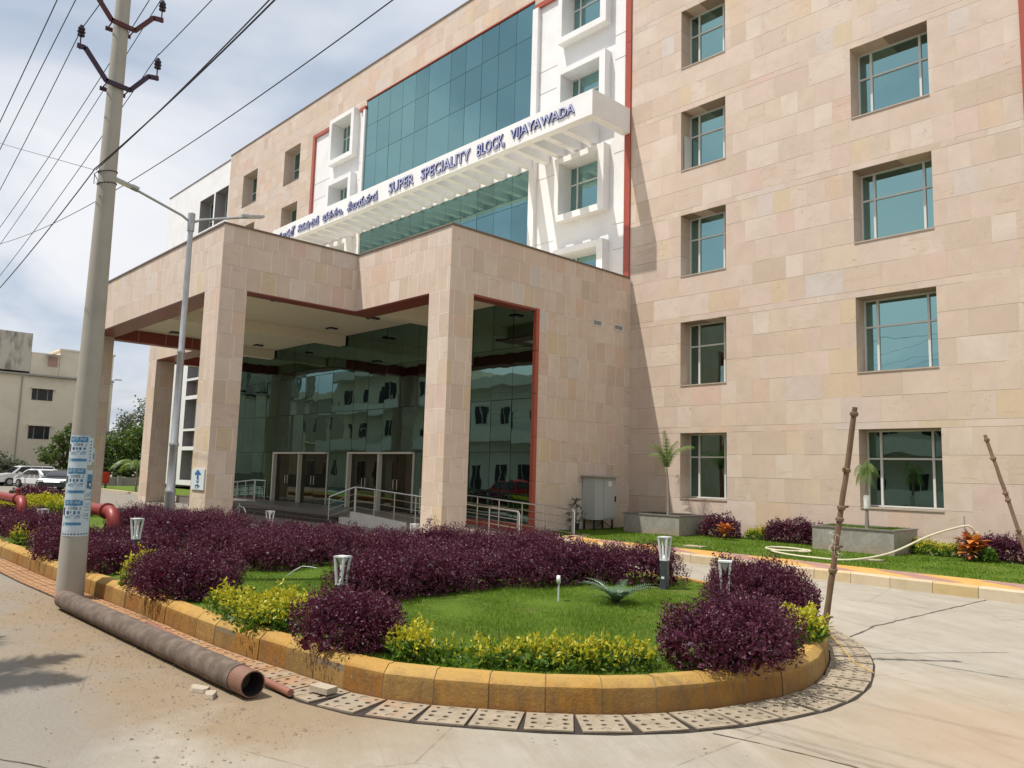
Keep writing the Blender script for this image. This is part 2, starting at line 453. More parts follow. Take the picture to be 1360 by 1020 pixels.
M['kerb'] = kerb_mat()

def kerb2_mat():
    t = NT('pale_kerb_blocks')
    P, x, y, z, g = t.pos()
    r = g.outputs['Random Per Island']
    c = t.ramp(r, [(0, (.46,.38,.24)), (.35, (.50,.42,.29)), (.6, (.52,.44,.32)), (.8, (.52,.35,.12)), (1, (.44,.36,.22))])
    n1 = t.ramp(t.noise(P, 6, 6, .7), [(.45, 0), (.75, 1)])
    c = t.mix(t.m('MULTIPLY', n1, .5), c, (.33,.24,.14))
    return t.fin(t.bsdf(c, .85, 0, t.bump(t.noise(P, 40, 4, .6), .4, .005), .3))
M['kerb2'] = kerb2_mat()

def slab_mat():
    t = NT('drain_slab_concrete')
    P, x, y, z, g = t.pos()
    c = t.mix(t.noise(P, 6, 5, .6), (.26,.21,.145), (.39,.33,.245))
    m1 = t.ramp(t.m('ADD', t.noise(P, 2.6, 5, .65), t.m('MULTIPLY', t.m('ADD', x, 4.6), -.09)), [(.5, 0), (.72, 1)])
    c = t.mix(t.m('MULTIPLY', m1, .75), c, (.40,.19,.075))
    c = t.mix(t.m('MULTIPLY', t.ramp(t.noise(P, 14, 6, .75), [(.48, 0), (.7, 1)]), .6), c, (.17,.125,.08))
    c = t.mix(t.m('MULTIPLY', t.ramp(g.outputs['Random Per Island'], [(0, 0), (1, 1)]), .12), c, (.1,.08,.06))
    return t.fin(t.bsdf(c, .9, 0, t.bump(t.noise(P, 60, 4, .6), .4, .004), .25))
M['slab'] = slab_mat()

def ground_mat():
    t = NT('concrete_road')
    P, x, y, z, g = t.pos()
    c = t.mix(t.ramp(t.noise(P, .35, 5, .6, .3), [(.3, 0), (.7, 1)]), (.275,.245,.195), (.36,.33,.27))
    st = t.n('ShaderNodeVectorMath', operation='MULTIPLY'); t.t.links.new(P, st.inputs[0]); st.inputs[1].default_value = (.5, 2.2, 1)
    rt = t.n('ShaderNodeVectorRotate', rotation_type='Z_AXIS'); t.t.links.new(P, rt.inputs['Vector']); rt.inputs['Angle'].default_value = .5
    st2 = t.n('ShaderNodeVectorMath', operation='MULTIPLY'); t.t.links.new(rt.outputs[0], st2.inputs[0]); st2.inputs[1].default_value = (.45, 3.0, 1)
    c = t.mix(t.m('MULTIPLY', t.ramp(t.noise(st2.outputs[0], 1.1, 6, .65, .3), [(.42, 0), (.72, 1)]), .6), c, (.42,.385,.33))
    c = t.mix(t.m('MULTIPLY', t.ramp(t.noise(P, 2.3, 6, .7), [(.48, 0), (.72, 1)]), .5), c, (.245,.195,.135))
    # grey worn road surface to the left, brown dust along the kerb
    road = t.ramp(t.m('ADD', t.m('MULTIPLY', x, -.30), t.m('MULTIPLY', y, -.55)), [(.0, 0), (1.0, 1)])
    roadm = t.ramp(t.m('ADD', t.m('ADD', t.m('MULTIPLY', x, -.17), t.m('MULTIPLY', y, -.28)), t.m('MULTIPLY', t.noise(P, .9, 5, .6), .5)), [(.46, 0), (.74, 1)])
    c = t.mix(t.m('MULTIPLY', roadm, .85), c, (.225,.205,.175))
    gr = t.ramp(t.noise(P, 55, 3, .7), [(.45, 0), (.62, 1)])
    c = t.mix(t.m('MULTIPLY', t.m('MULTIPLY', t.m('MULTIPLY', gr, roadm), t.ramp(t.noise(P, 1.2, 4, .6), [(.4, .2), (.6, 1)])), .55), c, (.16,.135,.11))
    dm = t.m('MULTIPLY', t.ramp(t.m('ADD', y, t.m('MULTIPLY', t.m('SUBTRACT', t.noise(P, .8, 5, .6), .5), 2.6)), [(1.0/4, 0), (1.9/4, 1)]), 1.0)
    yy = t.m('DIVIDE', t.m('ADD', y, t.m('MULTIPLY', t.m('SUBTRACT', t.noise(P, .9, 6, .65), .5), 2.4)), 4.0)
    d1 = t.ramp(yy, [(.36, 0), (.56, 1), (.75, 1), (.85, 0)])
    xx = t.m('DIVIDE', t.m('MULTIPLY', x, -1.0), 20.0)
    d2 = t.ramp(xx, [(.17, 0), (.225, 1), (.5, 1), (.62, .15)])
    dust = t.m('MULTIPLY', d1, d2)
    c = t.mix(t.m('MULTIPLY', dust, .85), c, t.mix(t.noise(P, 5, 5, .7), (.215,.15,.085), (.30,.22,.135)))
    # soft rusty stain at the right of the island
    wx = t.m('SUBTRACT', x, -1.3); wy = t.m('SUBTRACT', y, 5.8)
    dist = t.m('SQRT', t.m('ADD', t.m('MULTIPLY', wx, wx), t.m('MULTIPLY', wy, wy)))
    w = t.m('MULTIPLY', t.ramp(t.m('ADD', t.m('DIVIDE', dist, 4.0), t.m('MULTIPLY', t.noise(P, 1.3, 5, .6), .4)), [(.35, 1), (.75, 0)]), .45)
    c = t.mix(w, c, (.38,.25,.145))
    pits = t.ramp(t.noise(P, 38, 4, .65), [(.62, 0), (.72, 1)])
    c = t.mix(t.m('MULTIPLY', pits, .4), c, (.17,.135,.10))
    sc = t.n('ShaderNodeVectorMath', operation='MULTIPLY'); t.t.links.new(rt.outputs[0], sc.inputs[0]); sc.inputs[1].default_value = (.25, 5.0, 1)
    c = t.mix(t.m('MULTIPLY', t.ramp(t.noise(sc.outputs[0], 2.5, 5, .7, .5), [(.55, 0), (.75, 1)]), .35), c, (.20,.165,.12))
    vo = t.n('ShaderNodeTexVoronoi', feature='DISTANCE_TO_EDGE'); t.t.links.new(P, vo.inputs['Vector']); vo.inputs['Scale'].default_value = .55
    cr_ = t.m('MULTIPLY', t.m('LESS_THAN', t.m('ADD', vo.outputs['Distance'], t.m('MULTIPLY', t.noise(P, 9, 4, .7), .02)), .0125), t.m('GREATER_THAN', t.noise(P, .5, 2), .5))
    c = t.mix(t.m('MULTIPLY', cr_, .45), c, (.14,.11,.08))
    c = t.mix(t.m('MULTIPLY', t.ramp(t.noise(P, 95, 2, .8), [(.5, 0), (.7, 1)]), t.m('ADD', t.m('MULTIPLY', dust, .3), .12)), c, (.14,.10,.06))
    h = t.m('ADD', t.m('MULTIPLY', t.noise(P, 60, 4, .7), .6), t.m('MULTIPLY', t.m('MULTIPLY', t.noise(P, 14, 5, .7), 1.8), t.m('ADD', dust, .15)))
    return t.fin(t.bsdf(c, .88, 0, t.bump(h, .55, .012), .25))
M['ground'] = ground_mat()

def lawn_mat():
    t = NT('lawn_turf')
    P, x, y, z, g = t.pos()
    c = t.mix(t.ramp(t.noise(P, 3, 6, .7), [(.35, 0), (.7, 1)]), (.050,.10,.004), (.10,.165,.008))
    c = t.mix(t.m('MULTIPLY', t.ramp(t.noise(P, 1.7, 5, .65), [(.52, 0), (.68, 1)]), .5), c, (.19,.17,.05))
    c = t.mix(t.ramp(t.noise(P, 45, 3, .7), [(.35, .0), (.75, .6)]), c, (.14,.20,.03))
    return t.fin(t.bsdf(c, .85, 0, t.bump(t.noise(P, 90, 3, .7), .8, .02), .2))
M['lawn'] = lawn_mat()
M['blade'] = island('grass_blades', [(.075,.145,.006),(.115,.195,.008),(.055,.105,.005),(.17,.24,.015)], .55, .3, .3, (.20,.36,.03))

def paving_mat():
    t = NT('zigzag_paving')
    P, x, y, z, g = t.pos()
    # interlocking blocks in ochre and mauve zigzag
    zig = t.m('PINGPONG', y, .55)
    s = t.m('ADD', x, t.m('MULTIPLY', zig, 1.6))
    band = t.m('FRACT', t.m('DIVIDE', s, 1.55))
    isy = t.m('GREATER_THAN', band, .45)
    blk = t.wn(t.m('FLOOR', t.m('DIVIDE', x, .11)), t.m('FLOOR', t.m('DIVIDE', y, .11)))
    yel = t.mix(blk, (.50,.25,.045), (.58,.33,.08)); mau = t.mix(blk, (.27,.14,.115), (.34,.19,.155))
    c = t.mix(isy, mau, yel)
    c = t.mix(t.m('MULTIPLY', t.ramp(t.noise(P, 5, 5, .7), [(.45, 0), (.8, 1)]), .3), c, (.42,.33,.24))
    jx = t.m('LESS_THAN', t.m('FRACT', t.m('DIVIDE', x, .11)), .09); jy = t.m('LESS_THAN', t.m('FRACT', t.m('DIVIDE', y, .11)), .09)
    c = t.mix(t.m('MULTIPLY', t.m('MAXIMUM', jx, jy), .3), c, (.20,.15,.11))
    return t.fin(t.bsdf(c, .85))
M['paving'] = paving_mat()
M['mortar'] = simple('kerb_mortar', (.20,.145,.085), .95, var=.3, scale=20, bump=.3)
M['ditch'] = simple('drain_bottom_shade', (.035,.025,.02), .95, bump=0)  # dark drain bottom; the shade in gaps and holes is put into its colour
M['joint'] = simple('tar_joint', (.10,.075,.055), .95, var=.3, scale=20, bump=0)

# ------------------------------------------------------------------ ground and roads
MB().quad((-400,-300,0),(400,-300,0),(400,500,0),(-400,500,0)).build('ground', M['ground'])['kind'] = 'structure'

def smooth_path(pts, step):
    """Catmull-Rom through pts, resampled at equal steps"""
    P = [np.array(p, float) for p in pts]
    Q = []
    for i in range(len(P)-1):
        p0 = P[max(i-1, 0)]; p1 = P[i]; p2 = P[i+1]; p3 = P[min(i+2, len(P)-1)]
        L = np.linalg.norm(p2-p1); n = max(4, int(L/.05))
        for k in range(n):
            t = k/n
            if L > 3.0: Q.append(p1*(1-t)+p2*t)
            else: Q.append(.5*((2*p1)+(p2-p0)*t+(2*p0-5*p1+4*p2-p3)*t*t+(-p0+3*p1-3*p2+p3)*t**3))
    Q.append(P[-1]); Q = np.array(Q)
    d = np.r_[0, np.cumsum(np.linalg.norm(np.diff(Q, axis=0), axis=1))]
    m = max(2, int(round(d[-1]/step))+1)
    s = np.linspace(0, d[-1], m)
    return np.stack([np.interp(s, d, Q[:, k]) for k in range(Q.shape[1])], 1)

ISL = [(-42,2.72),(-16,2.82),(-12,2.86),(-9,2.97),(-7.8,2.98),(-6.9,3.0),(-6.2,3.05),(-5.5,3.12),(-5.04,3.15),(-4.68,3.24),(-4.35,3.43),(-4.02,3.68),
       (-3.70,3.95),(-3.41,4.28),(-3.19,4.66),(-3.05,5.06),(-2.95,5.45),(-2.92,5.85),(-2.98,6.30),(-3.09,6.65),(-3.28,7.15),(-3.62,7.75),(-4.1,8.3),(-4.8,8.85),(-5.7,9.25),(-7,9.5),(-9,9.3),
       (-12,8.2),(-14.5,7.2),(-17,6.9),(-42,6.9)]
path = smooth_path(ISL, .385)
nrm = []
for i in range(len(path)):
    a = path[max(i-1, 0)]; b = path[min(i+1, len(path)-1)]
    d = (b-a)/np.linalg.norm(b-a)
    nrm.append(np.array([-d[1], d[0]]))      # points to the inside of the island
nrm = np.array(nrm)
def kerb_strip(path, nrm, prof, gap=.004, jit=.004):
    mb = MB(); rr = random.Random(3)
    for i in range(len(path)-1):
        a, b = path[i], path[i+1]; d = (b-a)/np.linalg.norm(b-a)
        a2, b2 = a+d*gap, b-d*gap
        o = rr.uniform(-jit, jit); zt = rr.uniform(-.5*jit, jit)
        n = len(prof)
        vv = [(*(a2+nrm[i]*(t+o)), z+(zt if z > .01 else 0)) for t, z in prof] + [(*(b2+nrm[i+1]*(t+o)), z+(zt if z > .01 else 0)) for t, z in prof]
        ff = [(k, (k+1) % n, n+(k+1) % n, n+k) for k in range(n)]
        mb.add(vv, [f[::-1] for f in ff] + [tuple(range(n)), tuple(range(2*n-1, n-1, -1))])
    return mb
kb = kerb_strip(path, nrm, [(0,0),(.012,.18),(.070,.232),(.15,.232),(.15,0)])
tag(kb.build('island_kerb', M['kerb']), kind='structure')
tag(kerb_strip(path, nrm, [(.004,0),(.015,.176),(.072,.227),(.146,.227),(.146,0)], 0, 0).build('kerb_mortar', M['mortar']), kind='structure')
inner = path + nrm*.14
mbi = MB(); poly = [tuple(p) for p in inner]
mbi.prism(poly, .02, .205)
tag(mbi.build('island_lawn_soil', M['lawn']), kind='structure')

# right-hand kerb, patterned footpath and lawn before the building
RK = [(-12.75,14.6),(-12.7,13.6),(-12.45,13.15),(-12.0,12.93),(-10,12.86),(-8,12.80),(-5,12.74),(8,12.60)]
rp = smooth_path(RK, .62)
rn = []
for i in range(len(rp)):
    a = rp[max(i-1, 0)]; b = rp[min(i+1, len(rp)-1)]; d = (b-a)/np.linalg.norm(b-a); rn.append(np.array([-d[1], d[0]]))
rn = np.array(rn)
tag(kerb_strip(rp, rn, [(0,0),(.008,.145),(.03,.165),(.17,.165),(.17,0)]).build('garden_kerb', M['kerb2']), kind='structure')
pin = [tuple(p) for p in rp + rn*.165]
MB().prism(pin + [(8,13.85),(-5,13.9),(-12.57,14.0)][0:2] + [(-12.2,13.98)], .01, .150).build('footpath', M['paving'])['kind'] = 'structure'
MB().prism([(-12.3,13.985),(-5,13.905),(8,13.855),(8,18.16),(-14.2,18.16),(-14.2,15.0),(-12.72,14.7)], .01, .145).build('garden_lawn', M['lawn'])['kind'] = 'structure'

# drain channel and its perforated slabs round the island
sel = [i for i in range(len(path)) if path[i][0] > -15 and not (path[i][1] > 7.3)]
i0, i1 = sel[0], sel[-1]
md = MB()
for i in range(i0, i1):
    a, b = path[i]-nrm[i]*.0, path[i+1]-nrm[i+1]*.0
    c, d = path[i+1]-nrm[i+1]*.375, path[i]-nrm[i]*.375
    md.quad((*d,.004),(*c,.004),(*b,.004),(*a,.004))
tag(md.build('drain_channel', M['ditch']), kind='structure')  # flat dark sheet standing in for the shaded depth of the channel
def slab_mesh():
    mb = MB(); W, D, zt, zb = .155, .172, .016, .005
    hole = {(0,0):.016,(1,0):.034,(2,0):.016,(0,1):.022,(1,1):.020,(2,1):.022,(0,2):.022,(1,2):.018,(2,2):.022,(0,3):.016,(1,3):.030,(2,3):.016}
    nx, ny = 3, 4
    for i in range(nx):
        for j in range(ny):
            x0, x1 = -W+2*W*i/nx, -W+2*W*(i+1)/nx; y0, y1 = -D+2*D*j/ny, -D+2*D*(j+1)/ny
            cx, cy = (x0+x1)/2, (y0+y1)/2; r = hole[(i, j)]
            if (i+j) % 2 and r < .03: cx += .006
            r = min(r, .034)
            sq = [(x1,cy),(x1,y1),(cx,y1),(x0,y1),(x0,cy),(x0,y0),(cx,y0),(x1,y0)]
            ci = [(cx+r*math.cos(PI*k/4), cy+r*math.sin(PI*k/4)) for k in range(8)]
            deep = .010 if r < .03 else .016
            v = [(*p, zt) for p in sq]+[(*p, zt) for p in ci]+[(*p, deep-.004) for p in ci]
            f = [(k, (k+1) % 8, 8+(k+1) % 8, 8+k) for k in range(8)]+[(8+k, 8+(k+1) % 8, 16+(k+1) % 8, 16+k) for k in range(8)]
            mb.add(v, f, 0); mb.add(v, [tuple(range(16, 24))], 1 if r < .03 else 0)
    for (a, b) in (((-W,-D),(W,-D)),((W,-D),(W,D)),((W,D),(-W,D)),((-W,D),(-W,-D))):
        mb.quad((*a,zb),(*b,zb),(*b,zt),(*a,zt))
    return mb
slab0 = slab_mesh().build('drain_slab', [M['slab'], M['ditch']])
tag(slab0, 'perforated concrete slab over the drain along the yellow kerb', 'drain slab', 'drain slabs along the island kerb')
sp = smooth_path([tuple(p) for p in path[i0:i1+1]], .326)
rr = random.Random(11); first = True
for i in range(len(sp)-1):
    a, b = sp[i], sp[i+1]; m = (a+b)/2; d = (b-a)/np.linalg.norm(b-a); n = np.array([d[1], -d[0]])
    c = m+n*.186
    s = slab0 if first else slab0.copy()
    if not first: COL.objects.link(s)
    first = False
    s.location = (c[0], c[1], rr.uniform(0, .003))
    s.rotation_euler = (rr.uniform(-.008,.008), rr.uniform(-.008,.008), math.atan2(d[1], d[0])+rr.uniform(-.035,.035))

# tarred joints and cracks in the concrete road
def crack(mb, pts, w):
    r = random.Random(int(abs(pts[0][0])*100)); P = []
    for i in range(len(pts)-1):
        a, b = np.array(pts[i]), np.array(pts[i+1]); L = np.linalg.norm(b-a); n = max(2, int(L/.12))
        for k in range(n): P.append(a+(b-a)*k/n+np.array([r.uniform(-.012,.012), r.uniform(-.012,.012)]))
    P.append(np.array(pts[-1], float))
    for i in range(len(P)-1):
        d = P[i+1]-P[i]; d = d/np.linalg.norm(d); n = np.array([-d[1], d[0]])
        w0 = w*r.uniform(.4, 1.2)
        mb.quad((*(P[i]-n*w0), .004), (*(P[i+1]-n*w0), .004), (*(P[i+1]+n*w0), .004), (*(P[i]+n*w0), .004))
mc = MB()
crack(mc, [(-3.55,7.9),(-3.69,9.17),(-3.53,12.68)], .013)
crack(mc, [(-2.95,7.75),(-2.52,7.69),(-1.9,7.78),(3,8.0)], .006)
crack(mc, [(-3.2,7.6),(-2.65,8.43),(-2.3,8.9)], .005)
crack(mc, [(-2.82,4.47),(-2.39,4.57),(-2.0,4.61),(1.5,4.75)], .006)
crack(mc, [(-6.5,10.2),(-4.5,11.0),(-1,11.6)], .004)
crack(mc, [(-5.1,1.0),(-3.6,1.8),(-2.6,1.4)], .004)
tag(mc.build('road_joints', M['joint']), kind='structure')

# ------------------------------------------------------------------ hospital building
YR = 18.16; ROOF = 20.05
H = empty('hospital_building', (-24,18.16,0), 'large sandstone and white hospital block with teal glass front and a tall entrance porch', 'building')

def wall_y(mb, y, x0, x1, z0, z1, holes, depth, mi=0, mrev=0):
    """wall sheet facing -y with reveals going back by depth"""
    xs = sorted({x0, x1, *[h[0] for h in holes], *[h[1] for h in holes]})
    zs = sorted({z0, z1, *[h[2] for h in holes], *[h[3] for h in holes]})
    xs = [x for x in xs if x0 <= x <= x1]; zs = [z for z in zs if z0 <= z <= z1]
    inh = lambda cx, cz: any(h[0] < cx < h[1] and h[2] < cz < h[3] for h in holes)
    for j in range(len(zs)-1):
        i = 0
        while i < len(xs)-1:
            if inh((xs[i]+xs[i+1])/2, (zs[j]+zs[j+1])/2): i += 1; continue
            k = i
            while k < len(xs)-1 and not inh((xs[k]+xs[k+1])/2, (zs[j]+zs[j+1])/2): k += 1
            mb.quad((xs[i],y,zs[j]),(xs[k],y,zs[j]),(xs[k],y,zs[j+1]),(xs[i],y,zs[j+1]), mi)
            i = k
    for (a, b, c, d) in holes:
        Y = y+depth
        mb.quad((a,y,c),(b,y,c),(b,Y,c),(a,Y,c), mrev)
        mb.quad((a,y,d),(a,Y,d),(b,Y,d),(b,y,d), mrev)
        mb.quad((a,y,c),(a,Y,c),(a,Y,d),(a,y,d), mrev)
        mb.quad((b,y,c),(b,y,d),(b,Y,d),(b,Y,c), mrev)

def window(x0, x1, z0, z1, y, vs, hz, open_leaf=False, name='window', gm='glass'):
    """aluminium window: frame (part) with pane and sill (sub-parts)"""
    mb = MB(); w = .035
    mb.box(x0, y-.04, z0, x0+w, y+.02, z1); mb.box(x1-w, y-.04, z0, x1, y+.02, z1)
    mb.box(x0+w, y-.04, z1-w, x1-w, y+.02, z1); mb.box(x0+w, y-.04, z0, x1-w, y+.02, z0+w)
    for v in vs: mb.box(v-.025, y-.043, z0+w, v+.025, y+.018, z1-w)
    e = [x0+w]+[q for v in vs for q in (v-.025, v+.025)]+[x1-w]
    for h in hz:
        for i in range(0, len(e), 2): mb.box(e[i], y-.037, h-.02, e[i+1], y+.015, h+.02)
    if open_leaf:
        ox = x0+.04
        mb.obox((ox, y-.20, (z0+hz[0])/2), (.012,0,0), (0,.17,0), (0,0,(hz[0]-z0)/2-.05))
    f = mb.build(name, M['alu'], H)
    # panes: separate lights so each reflects a little differently
    mp = MB()
    zz = [z0+w]+sorted(hz)+[z1-w]
    for i in range(0, len(e), 2):
        for j in range(len(zz)-1):
            mp.quad((e[i],y,zz[j]),(e[i+1],y,zz[j]),(e[i+1],y,zz[j+1]),(e[i],y,zz[j+1]))
    mp.build('pane', M[gm], f)
    return f

YG = YR+.49
holesF = []; holesB = []
for k in range(6):
    z0 = 1.04+3.11*k; z1 = 2.83+3.11*k
    holesF += [(-12.43,-10.98,z0,z1),(-7.54,-5.78,z0,z1)]
    holesB += [(-42.46,-40.62,z0-.2,z1-.1),(-37.42,-35.70,z0-.2,z1-.1)]
mb = MB()
wall_y(mb, YR, -14.25, -3.98, 0, ROOF, holesF, .50)
wall_y(mb, YR, -44.4, -34.34, 0, ROOF, holesB, .62)
wall_y(mb, YR, -34.34, -14.25, 18.45, ROOF, [], .1)
wall_y(mb, YR, -34.34, -29.55, 18.2, 18.45, [], .1)
wall_y(mb, YR, -18.62, -14.25, 18.2, 18.45, [], .1)
wall_y(mb, YR, -3.98, 8, 18.2, ROOF, [], .1)
mb.quad((-44.4,YR,0),(-44.4,YR,ROOF),(-44.4,YR+.6,ROOF),(-44.4,YR+.6,0))
mb.quad((-29.55,YR,18.45),(-18.62,YR,18.45),(-18.62,YR+.15,18.45),(-29.55,YR+.15,18.45))
mb.build('stone_wall', M['stone'], H)
# window sills
for (a, b, c, d) in holesF:
    k = round((c-1.04)/3.11)
    wide = a > -8
    vs = [a+.32, b-.32]
    f = window(a+.004, b-.004, c+.03, d-.004, YG, vs, [d-.66 if wide else d-.64], open_leaf=(not wide and k == 3), gm='glass_darker' if (k == 0 or (k == 1 and not wide)) else 'glass')  # lower windows: same glass, dimmer reflection painted in by a darker tint
    ms = MB(); ms.box(a-.0, YR-.02, c-.012, b, YG-.05, c+.020); ms.build('sill', M['sill'], f)
for (a, b, c, d) in holesB:
    f = window(a+.004, b-.004, c+.03, d-.004, YR+.60, [(a+b)/2-.2, (a+b)/2+.35], [c+.95])
    ms = MB(); ms.box(a-.0, YR-.02, c-.018, b, YR+.55, c+.024); ms.build('sill', M['coping'], f)

# white bays with projecting window surrounds
holesW = []; surr = []
for k in range(6):
    z0 = .73+3.11*k
    holesW.append((-17.05,-15.36,z0,z0+1.76)); surr.append((-17.23,-15.12,z0-.21,z0+1.95))
    z0 = .66+3.11*k
    holesW.append((-32.15,-30.42,z0,z0+1.85)); surr.append((-32.36,-30.18,z0-.22,z0+2.06))
mb = MB()
wall_y(mb, YR+.05, -18.62, -14.47, 0, 18.02, [h for h in holesW if h[0] > -20], .32)
mb.build('white_wall', M['white'], H); mb = MB()
wall_y(mb, YR+.05, -34.12, -29.55, 0, 18.02, [h for h in holesW if h[0] < -20], .40)
mb.build('white_wall', M['white'], H); mb = MB()
wall_y(mb, YR+.05, -3.76, 8, 0, 18.02, [], .1)
mb.build('white_wall', M['white'], H)
for (a, b, c, d), (A, B, Cc, D) in zip(holesW, surr):
    f = window(a+.004, b-.004, c+.02, d-.004, YR+(.34 if a > -20 else .42), [a+.34, b-.30], [d-.62])
    ms = MB(); y0, y1 = YR-.26, YR+.05
    ms.box(A, y0, Cc, B, y1, c); ms.box(A, y0, d, B, y1, D); ms.box(A, y0, c, a, y1, d); ms.box(b, y0, c, B, y1, d)
    ms.build('window_surround', M['white'], f)
# shadow-gap lines in the white panels
ml = MB()
for k in range(1, 6):
    for (a, b) in ((-18.62,-17.5),(-14.95,-14.47),(-34.12,-32.6),(-30.0,-29.55)):
        ml.box(a+.0, YR+.042, 3.11*k-.78, b, YR+.051, 3.11*k-.772)
        ml.box(a+.0, YR+.042, 3.11*k+.03, b, YR+.051, 3.11*k+.038)
ml.build('panel_joint', M['bgrey'], H)
# red trims
for x0, x1 in ((-14.47,-14.25),(-34.34,-34.12),(-3.98,-3.76)):
    mr = MB()
    for k in range(7):
        z0 = 3.02*k; z1 = min(3.02*(k+1), 18.2 if x1 < -14.3 or x1 > -5 else ROOF-.02)
        if x1 == -14.25: z1 = min(3.02*(k+1), ROOF-.06)
        if z1 > z0: mr.box(x0+.002, YR-.05, z0+.006, x1-.002, YR+.10, z1-.006)
    mr.build('red_trim', M['redstone'], H)
for x0, x1 in ((-34.118,-32.47),(-30.01,-29.57),(-18.60,-14.474),(-3.75,8)):
    mr = MB(); mr.box(x0, YR-.045, 18.02, x1, YR+.09, 18.197); mr.build('red_trim', M['redstone'], H)
mr = MB(); mr.box(-29.54, YR-.02, 18.40, -18.63, YR+.03, 18.447)
mr.build('red_trim', M['redstone'], H)
# white edge posts beside the curtain wall
mw = MB(); mw.box(-18.63, YR-.10, 0, -18.36, YR+.048, 18.018); mw.build('edge_trim', M['white'], H)
mw = MB(); mw.box(-29.72, YR-.05, 0, -29.56, YR+.048, 18.018)
mw.build('edge_trim', M['white'], H)
# curtain wall
cx = [-29.55,-28.6,-27.64,-26.68,-25.75,-24.84,-23.40,-22.46,-21.49,-20.54,-19.59,-18.63]
cz = [7.2,8.0,9.45,11.0,12.55,14.12,15.72,17.15,18.40]
mg = MB(); mm = MB(); rr = random.Random(5); yc = YR+.03
missing = set()
for j in range(len(cz)-1):
    for i in range(len(cx)-1):
        dx = rr.uniform(-.003,.003); dy = rr.uniform(-.0035,.0035)
        mg.quad((cx[i]+.008,yc+dx,cz[j]+.008),(cx[i+1]-.008,yc-dx,cz[j]+.008),(cx[i+1]-.008,yc-dx+dy,cz[j+1]-.008),(cx[i]+.008,yc+dx+dy,cz[j+1]-.008))
MB().box(-29.55, YR+.04, 7.0, -18.63, YR+.08, 18.42).build('curtain_wall_frame', M['mull'], H)
mg.build('curtain_wall_glass', M['glass'], H)

# white left wing, two columns of windows alternating with spandrel recesses
holesL = []; spL = []
for k in range(6):
    z0 = .65+3.11*k
    for a, b in ((-48.80,-46.62),(-46.42,-44.5)):
        holesL.append((a, b, z0, z0+1.80+(.3 if k == 5 else 0)))
        if k: spL.append((a, b, z0-1.08, z0-.14))
mb = MB(); wall_y(mb, YR+.01, -54.4, -44.42, .35, 19.84, holesL+spL, .75, 0, 1)
mb.quad((-54.4,YR+.01,.35),(-54.4,YR+12,.35),(-54.4,YR+12,19.84),(-54.4,YR+.01,19.84))
mb.build('white_wing_wall', [M['white'], simple('mauve_grey_reveal', (.26,.235,.235), .8)], H)
for (a, b, c, d) in holesL: window(a+.004, b-.004, c+.01, d-.004, YR+.70, [a+.7], [c+.85])
ms = MB()
for (a, b, c, d) in spL: ms.box(a+.001, YR+.60, c+.001, b-.001, YR+.70, d-.001)
ms.build('spandrel', M['bgrey'], H)
# body behind the facade and roof
mb = MB()
mb.box(-44.3, YR+1.0, 0, 8, 44, ROOF-.2)
mb.box(-54.3, YR+1.0, .3, -44.4, 40, 19.7)
mb.build('building_body', M['bcream'], H)
mb = MB()
mb.box(-44.45, YR-.035, ROOF, 8, YR+.5, ROOF+.06)
mb.box(-54.45, YR-.03, 19.84, -44.46, YR+.5, 19.88)
mb.build('roof_coping', M['coping'], H)

# ---- sign canopy
YS = 16.33
mb = MB()
mb.box(-34.42, YS, 12.08, -14.25, YS+.28, 12.86)
mb.box(-14.53, YS+.28, 12.08, -14.25, YR-.06, 12.86)
mb.box(-34.42, YS+.28, 12.08, -34.14, YR-.06, 12.86)
mb.build('canopy_beam', M['white'], H)
x = -15.57
while x > -34:
    ms = MB(); ms.box(x-.25, YS+.281, 12.115, x, YR+.045 if not -29.6 < x < -18.6 else YR-.002, 12.72)
    ms.build('canopy_slat', M['white'], H); x -= .7255
MB().box(-29.555, YR, 12.16, -18.625, YR+.038, 13.5).build('white_lintel', M['white'], H)

def text_geo(s, size, ext=.0, off=0, bev=0, spacing=1.0):
    cu = bpy.data.curves.new('t', 'FONT'); cu.body = s; cu.size = size; cu.extrude = ext; cu.offset = off; cu.bevel_depth = bev
    cu.space_character = spacing; cu.resolution_u = 3
    ob = bpy.data.objects.new('t', cu); COL.objects.link(ob)
    bpy.context.view_layer.update()
    dg = bpy.context.evaluated_depsgraph_get(); me = bpy.data.meshes.new_from_object(ob.evaluated_get(dg))
    v = np.array([tuple(p.co) for p in me.vertices]) if len(me.vertices) else np.zeros((0, 3)); f = [tuple(p.vertices) for p in me.polygons]
    bpy.data.objects.remove(ob); bpy.data.curves.remove(cu); bpy.data.meshes.remove(me)
    return v, f
def letters(mb, s, x0, x1, z0, z1, y, thick, mi, off=0, grow=0):
    v, f = text_geo(s, 1.0, thick/2, off)
    if not len(v): return
    mn, mx = v.min(0), v.max(0)
    sx = (x1-x0+2*grow)/(mx[0]-mn[0]); sz = (z1-z0+2*grow)/(mx[1]-mn[1])
    vv = [(x0-grow+(p[0]-mn[0])*sx, y-thick/2-p[2], z0-grow+(p[1]-mn[1])*sz) for p in v]
    mb.add(vv, f, mi)
mt = MB()
words = (('SUPER',-24.60,-22.98),('SPECIALITY',-22.53,-19.72),('BLOCK,',-19.36,-17.98),('VIJAYAWADA',-17.72,-14.92))
for s, a, b in words:
    zb = 12.24
    letters(mt, s, a, b, zb-(.07 if ',' in s else 0), 12.65, YS-.003, .04, 0, .026)
    letters(mt, s, a, b, zb-(.07 if ',' in s else 0), 12.65, YS-.044, .006, 1, -.002)
